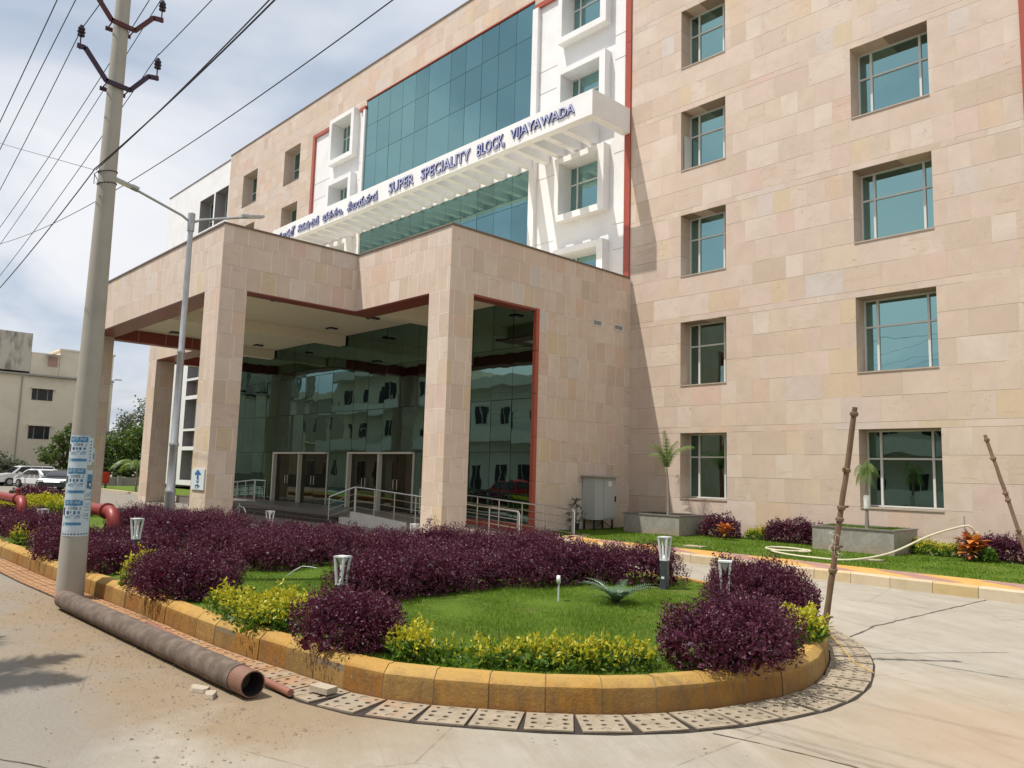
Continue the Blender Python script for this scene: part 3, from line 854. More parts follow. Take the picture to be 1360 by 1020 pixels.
tel = (('\u0c38\u0c42\u0c2a\u0c30\u0c4d',-33.75,-32.12,12.20,12.62),('\u0c38\u0c46\u0c2a\u0c37\u0c3e\u0c32\u0c3f\u0c1f\u0c40',-31.83,-29.95,12.20,12.62),
       ('\u0c2d\u0c35\u0c28\u0c02,',-29.62,-27.95,12.20,12.60),('\u0c35\u0c3f\u0c1c\u0c2f\u0c35\u0c3e\u0c21',-27.62,-25.36,12.22,12.62))
for s, a, b, c, d in tel:
    letters(mt, s, a, b, c, d, YS-.003, .04, 0, .022)
    letters(mt, s, a, b, c, d, YS-.044, .006, 1, -.008)
mt.build('sign_lettering', [M['navy'], M['letterface']], H)

# ---- entrance porch
XA, XB, XC, XD = -29.70, -18.35, -14.20, -34.70     # front left, front right, right wing, left wing
Y0, Y1, Y2 = 7.46, 11.26, 14.35
ZT, ZB, ZC = 7.49, 5.93, 6.31
W = .70; CW = .94
mb = MB()
# fascia beams (no two faces share a plane: butt jointed)
mb.box(XA, Y0, ZB, XB, Y0+W, ZT)                       # front
mb.box(XB-.45, Y0+W, ZB, XB, Y1, ZT)                   # front right side
mb.box(XA, Y0+W, ZB, XA+.45, Y1, ZT)                   # front left side
mb.box(XB-.45, Y1, ZB, XC, Y1+W, ZT)                   # right wing front
mb.box(XD, Y1, ZB, XA+.45, Y1+W, ZT)                   # left wing front
mb.box(XC-.45, Y1+W, ZB, XC, Y2-.05, ZT)               # right side above opening
mb.box(XD, Y1+W, ZB, XD+.45, YR, ZT)
mb.build('porch_fascia', M['stone_p'], H)
mb = MB()
mb.box(XC-.11, Y2-.05, 0, XC, YR-.001, ZT)
mb.build('porch_side_wall', M['stone_p'], H)
def column(x0, y0, x1, y1):
    m_ = MB(); m_.box(x0, y0, 0, x1, y1, ZB-.001); m_.build('porch_column', M['stone_p'], H)
column(XB-CW, Y0+.001, XB-.001, Y0+W-.02); column(XA+.001, Y0+.001, XA+CW, Y0+W-.02)
column(XC-.80, Y1+.001, XC-.001, Y1+W+.05); column(XD+.001, Y1+.001, XD+CW, Y1+W+.05)
# red soffits and inner faces of the beams
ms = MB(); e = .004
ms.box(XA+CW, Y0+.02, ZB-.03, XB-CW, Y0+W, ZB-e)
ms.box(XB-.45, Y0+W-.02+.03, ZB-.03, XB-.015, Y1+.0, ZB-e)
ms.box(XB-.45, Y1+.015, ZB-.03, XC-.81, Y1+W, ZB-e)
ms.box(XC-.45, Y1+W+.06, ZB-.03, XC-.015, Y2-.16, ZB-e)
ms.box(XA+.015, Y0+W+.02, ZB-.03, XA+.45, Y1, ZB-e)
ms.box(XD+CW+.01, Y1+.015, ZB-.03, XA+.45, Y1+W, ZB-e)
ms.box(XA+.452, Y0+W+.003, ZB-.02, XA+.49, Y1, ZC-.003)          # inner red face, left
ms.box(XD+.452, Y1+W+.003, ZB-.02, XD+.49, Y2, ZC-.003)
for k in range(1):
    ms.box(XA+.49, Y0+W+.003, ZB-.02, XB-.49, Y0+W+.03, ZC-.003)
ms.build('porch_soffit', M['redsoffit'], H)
mj = MB()
y = Y0+W+.9
while y < Y1: mj.box(XA+.489, y, ZB-.019, XA+.4915, y+.012, ZC-.004); y += .95
mj.build('soffit_joint', M['stone_p'], H)
mr = MB()
for k in range(5):
    mr.box(XC-.10, Y2-.17, .30+k*1.13, XC+.012, Y2-.052, .30+k*1.13+1.115)
mr.box(XC-.10, Y1+W+.06, ZB-.045, XC+.006, Y2-.171, ZB-.031)
mr.box(-17.9, Y2-.16, .0, XC-.101, Y2-.02, .32)
mr.box(XC-.10, Y2-.17, 0, XC+.012, Y2-.052, .292)
mr.build('red_opening_trim', M['redstone'], H); mr = MB()
mr.box(-34.2, Y2-.10, .0, -29.5, Y2-.02, .33)
mr.build('red_opening_trim', M['redstone'], H)
# ceiling, roof, dropped beams
mc = MB()
mc.box(XA+.46, Y0+W+.004, ZC, XB-.46, Y2+.2, ZC+.1)
mc.box(XB-.46, Y1+W+.004, ZC, XC-.46, Y2+.2, ZC+.1)
mc.box(XD+.46, Y1+W+.004, ZC, XA+.46, Y2+.2, ZC+.1)
for xb in (-23.93,-29.36):
    mc.box(xb-.38, Y0+W+.01 if xb > -25 else Y1+W, 5.95, xb, Y2, ZC-.002)
mc.box(-18.62+.0, Y1+W+.01, 5.95, -18.25, Y2, ZC-.002)
mc.build('porch_ceiling', M['cream'], H)
mc = MB()
mc.box(XA+.01, Y0+.01, ZT-.25, XB-.01, Y1+.2, ZT-.2); mc.box(XD+.01, Y1+.21, ZT-.25, XC-.01, YR-.06, ZT-.2)
mc.build('porch_roof', M['bcream'], H)
mc = MB(); t_ = .045
def cop(x0, y0, x1, y1): mc.box(x0, y0, ZT+.001, x1, y1, ZT+t_)
cop(XA-.03, Y0-.03, XB+.03, Y0+.3); cop(XB-.3, Y0+.3, XB+.03, Y1-.03); cop(XB-.3, Y1-.03, XC+.03, Y1+.3); cop(XC-.3, Y1+.3, XC+.03, YR-.06)
cop(XA-.03, Y0+.3, XA+.3, Y1-.03); cop(XD-.03, Y1-.03, XA+.3, Y1+.3); cop(XD-.03, Y1+.3, XD+.3, YR-.06)
mc.build('porch_coping', M['coping'], H)
for (x, y) in ((-20.33,9.93),(-23.01,13.24),(-28.62,13.29),(-20.39,13.16),(-28.39,10.01),(-24.6,9.95),(-16.6,13.1)):
    m_ = MB(); m_.box(x-.15, y-.15, ZC-.05, x+.15, y+.15, ZC-.002, 0); m_.box(x-.06, y-.10, ZC-.075, x+.06, y+.10, ZC-.052, 1)
    m_.build('ceiling_downlight', [M['black'], M['lampglass']], H)
for (a, b) in ((16.44,16.84),(17.37,17.80)):
    m_ = MB(); x = XC
    m_.box(x, a, 5.83, x+.02, b, 5.86); m_.box(x, a, 5.98, x+.02, b, 6.01); m_.box(x, a, 5.86, x+.02, a+.03, 5.98); m_.box(x, b-.03, 5.86, x+.02, b, 5.98)
    for k in range(4): m_.box(x, a+.03, 5.868+k*.03, x+.012, b-.03, 5.878+k*.03)
    m_.box(x+.001, a+.031, 5.861, x+.003, b-.031, 5.979, 1)
    m_.build('vent_grille', [M['alu'], M['black']], H)
# entrance glass wall
gx = [-33.9,-32.9,-31.9,-30.9,-29.9,-28.77,-27.75,-26.72,-25.75,-24.74,-23.29,-22.37,-21.42,-20.5,-19.6,-18.7,-17.85,-16.98,-16.12,-15.28,-14.33]
gz = [.30,2.17,3.60,5.02,6.30]
YGL = 14.40
mg = MB(); rr = random.Random(9)
doors = [(-28.77,-26.72),(-26.72,-24.74),(-23.29,-21.42),(-21.42,-19.6)]
for j in range(4):
    for i in range(len(gx)-1):
        if j == 0 and any(a-.01 <= gx[i] and gx[i+1] <= b+.01 for a, b in doors): continue
        dx = rr.uniform(-.006,.006); dy = rr.uniform(-.006,.006)
        mg.quad((gx[i]+.009,YGL+dx,gz[j]+.009),(gx[i+1]-.009,YGL-dx,gz[j]+.009),(gx[i+1]-.009,YGL-dx+dy,gz[j+1]-.009),(gx[i]+.009,YGL+dx+dy,gz[j+1]-.009))
mg.build('entrance_glass', M['glass_darker'], H)
MB().box(-33.9, YGL+.03, .28, -14.3, YGL+.07, 6.33).build('entrance_glass_frame', M['mull'], H)
MB().box(-34.02, YGL-.05, 0, -33.9, YR-.01, 6.4).build('entrance_side_wall', M['stone_p'], H)
for n_, (a, b) in enumerate(doors):
    m_ = MB(); z0, z1 = .305, 2.17; y0, y1 = YGL-.15, YGL+.0
    wl = .09 if n_ % 2 == 0 else .06; wr = .075
    m_.box(a, y0, z0, a+wl, y1+.01, z1-.06); m_.box(b-.045, YGL-.04, z0, b-.004, y1+.01, z1-.06)
    m_.box(a, y0, z1-.06, b-.004, y1+.01, z1)
    d_ = m_.build('entrance_door', M['doorframe'], H)
    mp = MB(); mid = (a+wl+b-.045)/2
    mp.quad((a+wl,YGL,z0),(mid-.006,YGL,z0),(mid-.006,YGL,z1-.06),(a+wl,YGL,z1-.06))
    mp.quad((mid+.006,YGL+.002,z0),(b-.045,YGL+.002,z0),(b-.045,YGL+.002,z1-.06),(mid+.006,YGL+.002,z1-.06))
    mp.build('door_pane', M['doorglass'], d_)
    for sx in (-.10, .10):
        mh = MB(); hx = mid+sx
        mh.tube([(hx,YGL-.001,1.30),(hx,YGL-.06,1.30),(hx,YGL-.06,.98),(hx,YGL-.001,.98)], .016, 8)
        mh.build('handle', M['steel'], d_, smooth=True)
# platform, steps, ramps
ms = MB()
ms.box(-33.5, 12.40, .0, -19.80, 14.39, .30); ms.box(-19.80, 12.26, .0, -14.35, 14.39, .008)
ms.build('entrance_platform', M['granite_step'], H)
ms = MB(); ms.box(-30.6, 12.10, 0, -20.15, 12.398, .20); ms.box(-30.6, 11.80, 0, -20.15, 12.098, .10)
ms.build('entrance_steps', M['granite_dark'], H)
ms = MB()
for z, y in ((.30,12.385),(.20,12.085),(.10,11.785)): ms.box(-30.62 if z < .3 else -33.5, y, z+.001, -20.13, y+.04, z+.014)
ms.build('step_nosing', M['granite_step'], H)
ms = MB()
v = [(-19.80,12.26,.0),(-12.75,12.26,.0),(-19.80,14.23,.0),(-12.75,14.23,.0),(-19.80,12.26,.30),(-19.80,14.23,.30),(-12.75,12.26,.012),(-12.75,14.23,.012)]
ms.add(v, [(0,1,6,4),(2,5,7,3),(4,6,7,5),(0,4,5,2),(1,3,7,6)])
ms.build('entrance_ramp', M['ramp'], H)
ms = MB()
v = [(-19.5,12.13,0),(-16.9,12.13,0),(-16.9,12.25,0),(-19.5,12.25,0),(-19.5,12.13,.385),(-16.9,12.13,.235),(-16.9,12.25,.235),(-19.5,12.25,.385)]
ms.add(v, [(3,2,1,0),(4,5,6,7),(0,1,5,4),(1,2,6,5),(2,3,7,6),(3,0,4,7)])
ms.box(-20.1, 12.13, 0, -19.51, 12.39, .20)
ms.build('ramp_side_wall', M['plaster_w'], H)

# ---- handrails
def rail(label, pts, base, posts, n_mid=3, h=.75, r=.018):
    """pts: list of (x,y,zfloor) along the run"""
    t = empty('handrail', pts[0], label, 'handrail', 'steel handrails at the entrance')
    m_ = MB(); m_.tube([(x, y, z+h) for x, y, z in pts], r*1.25, 8)
    if base == 'curve': m_.tube([(pts[-1][0], pts[-1][1], pts[-1][2]+h), (pts[-1][0]+.05, pts[-1][1], pts[-1][2]+h-.06), (pts[-1][0]+.05, pts[-1][1], pts[-1][2])], r*1.25, 8)
    m_.build('top_rail', M['steel'], t, smooth=True)
    for k in range(n_mid):
        m_ = MB(); hh = h*(k+1)/(n_mid+1)
        m_.tube([(x, y, z+hh) for x, y, z in pts], r*.6, 6); m_.build('rail', M['steel'], t, smooth=True)
    P = np.array(pts, float); d = np.r_[0, np.cumsum(np.linalg.norm(np.diff(P, axis=0), axis=1))]
    for s_ in np.linspace(0, d[-1], posts):
        q = [np.interp(s_, d, P[:, k]) for k in range(3)]
        m_ = MB(); m_.tube([(q[0], q[1], q[2]), (q[0], q[1], q[2]+h)], r, 8); m_.build('post', M['steel'], t, smooth=True)
    return t
rail('steel handrail on the outer edge of the right ramp before the red trim', [(-19.5,12.30,.33),(-18.8,12.30,.30),(-12.75,12.30,.0)], 'curve', 8)
rail('longer steel handrail between the right ramp and the entrance glass', [(-18.9,14.14,.30),(-18,14.14,.27),(-12.75,14.14,.02)], 'curve', 8)
rail('short sloping steel stair rail at the right end of the steps', [(-20.20,11.85,.02),(-19.52,12.28,.33)], '', 2)
rail('steel handrail of the left ramp seen beside the front stone column', [(-33.9,14.15,.02),(-30.0,14.15,.30)], 'curve', 6)
rail('pair of low steel rails on the platform left of the doors', [(-29.8,14.1,.30),(-28.95,14.1,.30)], '', 2, 2)

# sign board on the front column
sg = empty('direction_sign', (-18.8,Y0-.02,1.0), 'white board with a blue upward arrow fixed on the front stone column', 'sign')
m_ = MB(); m_.box(-19.17, Y0-.03, 1.0, -18.43, Y0-.002, 1.50); m_.build('board', M['sign_white'], sg)
m_ = MB(); yb = Y0-.036
m_.add([(-18.98,yb,1.36),(-18.62,yb,1.36),(-18.62,yb,1.39),(-18.80,yb,1.485),(-18.98,yb,1.39)], [(0,1,2,3,4)])
m_.add([(-18.85,yb,1.30),(-18.75,yb,1.30),(-18.75,yb,1.36),(-18.85,yb,1.36)], [(0,1,2,3)])
letters(m_, '\u0c2a\u0c3f', -18.86, -18.72, 1.17, 1.32, Y0-.032, .004, 0, .02)
letters(m_, '\u0c17\u0c3e', -18.92, -18.66, 1.03, 1.15, Y0-.032, .004, 0, .01)
m_.build('arrow', M['sign_blue'], sg)

# electrical cabinet by the side wall
cb = empty('electrical_cabinet', (-14.0,16.6,.15), 'pale grey metal electrical cabinet on legs against the porch side wall', 'cabinet')
m_ = MB(); m_.box(-14.18, 16.10, .42, -13.72, 16.98, 1.56); m_.build('body', M['cab'], cb)
m_ = MB(); m_.box(-14.19, 16.02, 1.565, -13.60, 17.06, 1.60); m_.build('canopy_sheet', M['galv'], cb)
m_ = MB(); m_.box(-13.719, 16.45, .45, -13.70, 16.96, 1.54); d_ = m_.build('door', M['cab'], cb)
m_ = MB(); m_.box(-13.699, 16.9, .9, -13.67, 16.93, 1.05); m_.build('handle', M['black'], d_)
m_ = MB(); m_.box(-13.698, 16.62, 1.32, -13.695, 16.76, 1.46); m_.build('label_plate', M['paper'], d_)
for (x, y) in ((-14.12,16.14),(-14.12,16.9),(-13.78,16.14),(-13.78,16.9)):
    m_ = MB(); m_.box(x-.02, y-.02, .145, x+.02, y+.02, .42); m_.build('leg', M['black'], cb)
m_ = MB(); m_.tube([(-13.77,16.14,.17),(-13.77,16.5,.38),(-13.77,16.9,.17)], .012, 6); m_.build('brace', M['black'], cb)

# ------------------------------------------------------------------ foliage
def leaf_quads(P, N, L, Wd, rng, spread=.9, droop=0.0):
    """rhombic leaves at points P with preferred direction N"""
    n = len(P)
    d = N + rng.normal(0, spread, (n, 3)); d[:, 2] -= droop
    d /= np.linalg.norm(d, axis=1)[:, None]+1e-9
    a = rng.normal(0, 1, (n, 3)); s = np.cross(d, a); s /= np.linalg.norm(s, axis=1)[:, None]+1e-9
    l = (L*rng.uniform(.65, 1.3, n))[:, None]; w = (Wd*rng.uniform(.7, 1.3, n))[:, None]
    V = np.stack([P, P+d*l*.5+s*w*.5, P+d*l, P+d*l*.5-s*w*.5], 1)
    return V

def shrub_points(blobs, dens, rng, lump=.10, deep=.22, spike=.25):
    """points over the joint surface of flattened domes (cx,cy,rx,ry,h)"""
    allP, allN = [], []
    for bi, (cx, cy, rx, ry, h) in enumerate(blobs):
        area = PI*(rx*ry)+PI*(rx+ry)*h*.9
        n = int(area*dens)
        th = rng.uniform(0, 2*PI, n); u = rng.uniform(0, 1, n)
        # super-elliptic dome: steep sides, flattish top
        ph = np.where(rng.uniform(0, 1, n) < .55, np.arccos(u), np.arcsin(rng.uniform(.0, 1, n)**.8))
        ce, se = np.cos(ph)**.75, np.sin(ph)**.62
        k1, k2, k3 = rng.uniform(0, 6.28, 3)
        lum = 1+lump*(np.sin(3*th+k1+2*ph)+.7*np.sin(5*th+k2)+.6*np.sin(7*ph+k3+2*th))*.6
        kk = int(16+26*max(rx, ry)); C_ = rng.normal(0, 1, (kk, 3)); C_[:, 2] = np.abs(C_[:, 2])*.9; C_ /= np.linalg.norm(C_, axis=1)[:, None]
        U_ = np.stack([se*np.cos(th), se*np.sin(th), ce], 1); U_ /= np.linalg.norm(U_, axis=1)[:, None]
        dd = np.arccos(np.clip((U_@C_.T).max(1), -1, 1))
        lum = lum+.06-.62*np.minimum(dd, .5)**2
        r = lum*(1-deep*rng.uniform(0, 1, n)**2)
        x = cx+rx*se*np.cos(th)*r; y = cy+ry*se*np.sin(th)*r; z = h*ce*r
        z = np.where(rng.uniform(0, 1, n) < spike*.3, z+rng.exponential(.018, n), z)
        N = np.stack([se*np.cos(th), se*np.sin(th), ce+.35], 1)
        keep = np.ones(n, bool)
        for bj, (ax, ay, bx, by, bh) in enumerate(blobs):
            if bj == bi: continue
            q = ((x-ax)/(bx*.80))**2+((y-ay)/(by*.80))**2+(z/(bh*.80))**2
            keep &= q > 1
        keep &= z > .0
        allP.append(np.stack([x, y, z], 1)[keep]); allN.append(N[keep])
    return np.concatenate(allP), np.concatenate(allN)

def make_shrub(name, label, cat, group, loc, blobs, mats, dens=1700, L=.034, Wd=.017, seed=1, lump=.15, yellow=False, spread=.9, spike=.5):
    rng = np.random.default_rng(seed)
    t = empty(name, loc, label, cat, group)
    P, N = shrub_points(blobs, dens, rng, lump, .25, spike)
    # sprigs: leaves gathered on short upright shoots that break the outline
    k = int(len(P)*.10); idx = rng.integers(0, len(P), k)
    SP = []; SN = []
    up = np.stack([rng.normal(0, .35, k), rng.normal(0, .35, k), np.ones(k)], 1)+N[idx]*.9
    up /= np.linalg.norm(up, axis=1)[:, None]
    ln = rng.uniform(.03, .10, k)
    for j in range(6):
        SP.append(P[idx]+up*(ln*(j+1)/6)[:, None]+rng.normal(0, .004, (k, 3))); SN.append(up*.6)
    P2 = np.concatenate([P]+SP); N2 = np.concatenate([N]+SN)
    V = leaf_quads(P2, N2, L, Wd, rng, spread)
    mi = None
    if yellow:
        L_ = L; hmax = max(b[4] for b in blobs)
        hz = P2[:, 2]/hmax+rng.normal(0, .22, len(P2))
        mi = (hz < .55).astype(np.int32)
    quads_object('foliage', V, mats, t, mi)
    # woody core and stems
    m_ = MB()
    for (cx, cy, rx, ry, h) in blobs:
        n = max(4, int(9*max(rx, ry)/.5))
        for i in range(n):
            a = rng.uniform(0, 2*PI); q = rng.uniform(.2, .85)
            m_.tube([(cx+rx*.25*math.cos(a), cy+ry*.25*math.sin(a), -.03), (cx+rx*.5*q*math.cos(a), cy+ry*.5*q*math.sin(a), h*.45), (cx+rx*q*math.cos(a), cy+ry*q*math.sin(a), h*.85*math.sqrt(max(.1, 1-q*q)))], [.009,.006,.003], 4)
    m_.build('stem', M['twig'], t, world=False)
    # inner leaf mass: coarse leaves that close the view through the shrub
    Pi, Ni = shrub_points([(a, b, c*.76, d*.76, e*.78) for a, b, c, d, e in blobs], 700, rng, .03, .12, 0)
    Vi = leaf_quads(Pi, Ni*0, .075, .055, rng, 1)
    quads_object('inner_foliage', Vi, [mats[-1] if yellow else mats[0]], t)
    return t

G0 = .20
PUR = 'purple loropetalum shrubs on the island'
def pur(label, loc, blobs, seed, dens=1900, **k):
    if 'L' not in k: k.update(L=.026, Wd=.013); dens *= 1.5
    return make_shrub('purple_shrub', label, 'shrub', PUR, loc, blobs, [M['leaf_purple']], dens, seed=seed, **k)
def row(pts, r, h, rng, jit=.08):
    B = []
    for (x, y) in pts:
        B.append((x+rng.uniform(-jit, jit), y+rng.uniform(-jit, jit), r*rng.uniform(.9, 1.12), r*rng.uniform(.9, 1.12), h*rng.uniform(.80, 1.14)))
    return B
R_ = random.Random(4)
pur('round clipped purple shrub on the kerb between two yellow shrubs, beside the short white bollard', (-5.46,3.42,G0), [(0,0,.43,.38,.38),(-.20,.08,.30,.30,.34),(.18,.10,.30,.30,.36)], 1)
pur('largest round purple shrub at the right end of the island, overhanging the kerb', (-3.30,5.50,G0), [(0,0,.46,.54,.43),(.05,.27,.36,.36,.41),(-.05,-.27,.36,.34,.36)], 2)
pur('purple shrub behind the rightmost bollard at the tip of the island', (-4.25,7.60,G0), [(0,0,.56,.56,.50),(.30,-.10,.38,.46,.42),(-.22,.26,.40,.40,.46)], 3)
pur('long purple hedge on the far side of the front lawn, reaching the tall bollard', (-7.5,7.2,G0), [(a-(-7.5), b-7.2, c, d, e) for a, b, c, d, e in
    row([(-7.25,5.0),(-7.45,5.7),(-7.4,6.4),(-7.3,7.0),(-7.1,7.6),(-6.8,8.2),(-6.45,8.65),(-8.0,5.6),(-8.2,6.4),(-8.1,7.1),(-7.8,7.8),(-7.4,8.4)], .50, .46, R_, .12)], 4, 1500)
pur('low front lobe of purple hedge between the two patches of lawn', (-7.75,5.15,G0), [(0,0,.40,.36,.36),(-.22,.30,.34,.34,.36),(.42,.30,.40,.40,.44),(-.1,.65,.45,.45,.46)], 5, 1700)
pur('purple hedge along the back of the island before the second stone column', (-9.5,8.0,G0), [(a+9.5, b-8.0, c, d, e) for a, b, c, d, e in
    row([(-8.6,8.6),(-9.3,8.5),(-9.2,7.4),(-10.0,7.8),(-10.2,7.0),(-10.8,7.5),(-11.0,6.6),(-11.6,7.2)], .54, .44, R_, .15)], 6, 1200)
pur('purple hedge beyond the small rear lawn, left of centre of the island', (-11.2,5.3,G0), [(a+11.2, b-5.3, c, d, e) for a, b, c, d, e in
    row([(-10.2,5.2),(-10.3,5.9),(-10.8,6.2),(-10.9,5.3),(-11.6,5.7),(-11.8,4.9),(-12.3,5.5),(-12.6,6.3),(-11.8,6.5)], .50, .44, R_, .14)], 7, 1300)
pur('wide purple shrub on the kerb right of the dark bollard, beside the yellow shrub', (-8.55,3.24,G0), [(0,0,.50,.40,.43),(-.48,.06,.42,.38,.38),(.28,.14,.32,.34,.36),(-.25,.42,.42,.38,.42)], 8, 1800)
pur('purple shrub just right of the concrete pole foot, under the red pipe bend', (-10.9,3.22,G0), [(0,0,.42,.36,.36),(-.35,.15,.40,.36,.32),(.1,.2,.30,.30,.32)], 9, 1700)
pur('bushy purple shrub just left of the concrete pole on the island kerb', (-12.75,3.16,G0), [(0,0,.58,.42,.42),(-.55,.1,.46,.40,.38),(.45,.05,.38,.36,.34),(0,.45,.5,.42,.38)], 10, 1500)
pur('purple hedge round the foot of the tall street lamp', (-15.2,5.6,G0), [(a+15.2, b-5.6, c, d, e) for a, b, c, d, e in
    row([(-13.4,5.6),(-14.0,6.1),(-14.2,5.2),(-14.9,5.8),(-15.3,6.3),(-15.7,5.4),(-16.4,6.1),(-17.1,5.7),(-17.7,6.2)], .58, .46, R_, .12)], 11, 1000)
pur('purple hedge between the red pipe bends and the front stone column', (-13.4,4.6,G0), [(a+13.4, b-4.6, c, d, e) for a, b, c, d, e in
    row([(-13.1,4.5),(-13.6,4.7),(-14.0,4.4),(-14.6,4.8)], .46, .30, R_)], 12, 1000)
pur('purple shrub mass at the far left of the island by the left red pipe', (-16.6,3.75,G0), [(a+16.6, b-3.75, c, d, e) for a, b, c, d, e in
    row([(-15.3,3.5),(-16.0,3.7),(-16.9,3.4),(-17.8,3.6),(-18.8,3.4)], .55, .42, R_)], 13, 900)
pur('distant dark purple shrub before the parked dark car', (-26,5.6,G0), [(0,0,1.1,.7,.55),(1.3,.2,.8,.6,.45)], 14, 500, L=.06, Wd=.03)

YEL = 'yellow duranta shrubs on the island'
def yel(label, loc, blobs, seed, dens=1300, L=.042, Wd=.021, **k):
    return make_shrub('yellow_shrub', label, 'shrub', YEL, loc, blobs, [M['leaf_yellow'], M['leaf_green']], dens, L, Wd, seed, .16, True, .8, .9)
yel('long low yellow-green shrub row along the kerb before the front lawn', (-4.2,4.12,G0), [(-.62,-.54,.20,.17,.20),(-.78,-.42,.15,.15,.15),(-.40,-.38,.15,.15,.08),(-.14,-.16,.19,.17,.12),(.08,.04,.20,.17,.15),(.28,.24,.22,.19,.17),(.42,.44,.19,.18,.15),(.55,.62,.18,.17,.14)], 21)
yel('yellow-green shrub left of the round purple shrub, spilling over the kerb', (-6.88,3.27,G0), [(.42,-.06,.28,.22,.20),(.05,-.02,.30,.22,.17),(-.38,.02,.28,.22,.20),(.15,.24,.24,.22,.22),(.52,.20,.22,.22,.24),(-.10,.35,.20,.20,.17)], 22)
yel('small yellow shrub by the kerb at the foot of the dark bollard', (-9.60,3.30,G0), [(0,0,.28,.26,.30),(.15,-.15,.22,.18,.18)], 23)
yel('bright yellow shrub at the right tip of the island by the wooden stick', (-3.34,6.60,G0), [(0,0,.20,.24,.25),(.02,.18,.18,.19,.24)], 24)
yel('tiny yellow shrub at the far left kerb edge', (-15.0,3.15,G0), [(0,0,.25,.20,.22)], 25, 900)
yel('small yellow shrub behind the tall bollard at the lawn end', (-5.1,8.45,G0), [(0,0,.2,.2,.28)], 26)
yel('distant yellow shrub bed near the white parked cars', (-24,5.4,G0), [(0,0,1.2,.6,.40),(-1.6,-.1,1.0,.6,.36),(1.4,.2,1.0,.6,.34)], 27, 420, .07, .04)
yel('distant yellow shrub left of the left red pipe', (-22.5,4.3,G0), [(0,0,1.0,.5,.30)], 28, 420, .07, .04)

GL = .145
WPU = 'purple shrubs by the hospital wall'
def pw(label, loc, blobs, seed): return make_shrub('purple_shrub', label, 'shrub', WPU, loc, blobs, [M['leaf_purple']], 1000, .045, .022, seed)
pw('small purple shrub by the wall just right of the palm planter', (-10.85,17.55,GL), [(0,0,.50,.42,.50),(.25,0,.35,.35,.38)], 31)
pw('purple shrub by the wall left of the right-hand planter', (-8.95,17.75,GL), [(0,0,.60,.36,.50),(-.4,0,.35,.32,.40),(.45,0,.35,.32,.44)], 32)
pw('wide purple shrub by the wall behind the rightmost orange croton', (-4.5,17.7,GL), [(0,0,.6,.36,.46),(-.5,0,.4,.34,.40),(.7,0,.5,.36,.48),(1.3,0,.5,.36,.45)], 33)
WYE = 'yellow shrubs by the hospital wall'
def yw(label, loc, blobs, seed): return make_shrub('yellow_shrub', label, 'shrub', WYE, loc, blobs, [M['leaf_yellow'], M['leaf_green']], 800, .05, .026, seed, .16, True, .8, .9)
yw('low yellow shrub by the wall between two purple shrubs', (-9.95,17.8,GL), [(0,0,.30,.22,.22),(.25,0,.2,.2,.28)], 34)
yw('low yellow shrub by the wall right of the right-hand planter', (-6.05,17.75,GL), [(0,0,.42,.24,.24),(.55,0,.32,.22,.22)], 35)

# grass: blades over the lawns
def inside(poly, X, Y):
    c = np.zeros(len(X), bool); n = len(poly)
    for i in range(n):
        x0, y0 = poly[i]; x1, y1 = poly[(i+1) % n]
        m_ = ((y0 > Y) != (y1 > Y)) & (X < (x1-x0)*(Y-y0)/(y1-y0+1e-12)+x0)
        c ^= m_
    return c
def grass(label_name, poly, n, z, h, w, seed):
    rng = np.random.default_rng(seed)
    xs = [p[0] for p in poly]; ys = [p[1] for p in poly]
    X = rng.uniform(min(xs), max(xs), n); Y = rng.uniform(min(ys), max(ys), n)
    k = inside(poly, X, Y); X, Y = X[k], Y[k]; n = len(X)
    patch = .70+.45*np.sin(X*3.1+1.3*np.sin(Y*2.3))*np.sin(Y*2.7+X)
    H_ = h*patch*rng.uniform(.6, 1.4, n); a = rng.uniform(0, 2*PI, n); l = rng.uniform(0, .9, n)*H_; b = a+PI/2
    P = np.stack([X, Y, np.full(n, z)], 1)
    s = np.stack([np.cos(b), np.sin(b), np.zeros(n)], 1)*w/2
    T = P+np.stack([np.cos(a)*l, np.sin(a)*l, H_], 1)
    V = np.stack([P-s, P+s, T], 1)
    return tag(quads_object(label_name, V, M['blade'], None, None, 3), kind='stuff')
nearp = [(-6.9,3.6),(-5.0,3.3),(-4.2,3.65),(-3.3,4.6),(-3.05,5.6),(-3.3,7.0),(-4.2,8.2),(-5.4,9.0),(-6.6,8.9),(-7.2,7.5),(-7.3,5.0)]
grass('grass', nearp, 95000, .20, .040, .0065, 1)
grass('grass', [(-9.9,3.3),(-7.0,3.3),(-6.8,4.4),(-7.6,5.4),(-9.9,6.2),(-10.4,5)], 26000, .20, .042, .008, 2)
grass('grass', [(-14.1,14.2),(-12.3,14.0),(-5,13.93),(6,13.9),(6,18.1),(-14.1,18.1)], 60000, .143, .040, .018, 3)

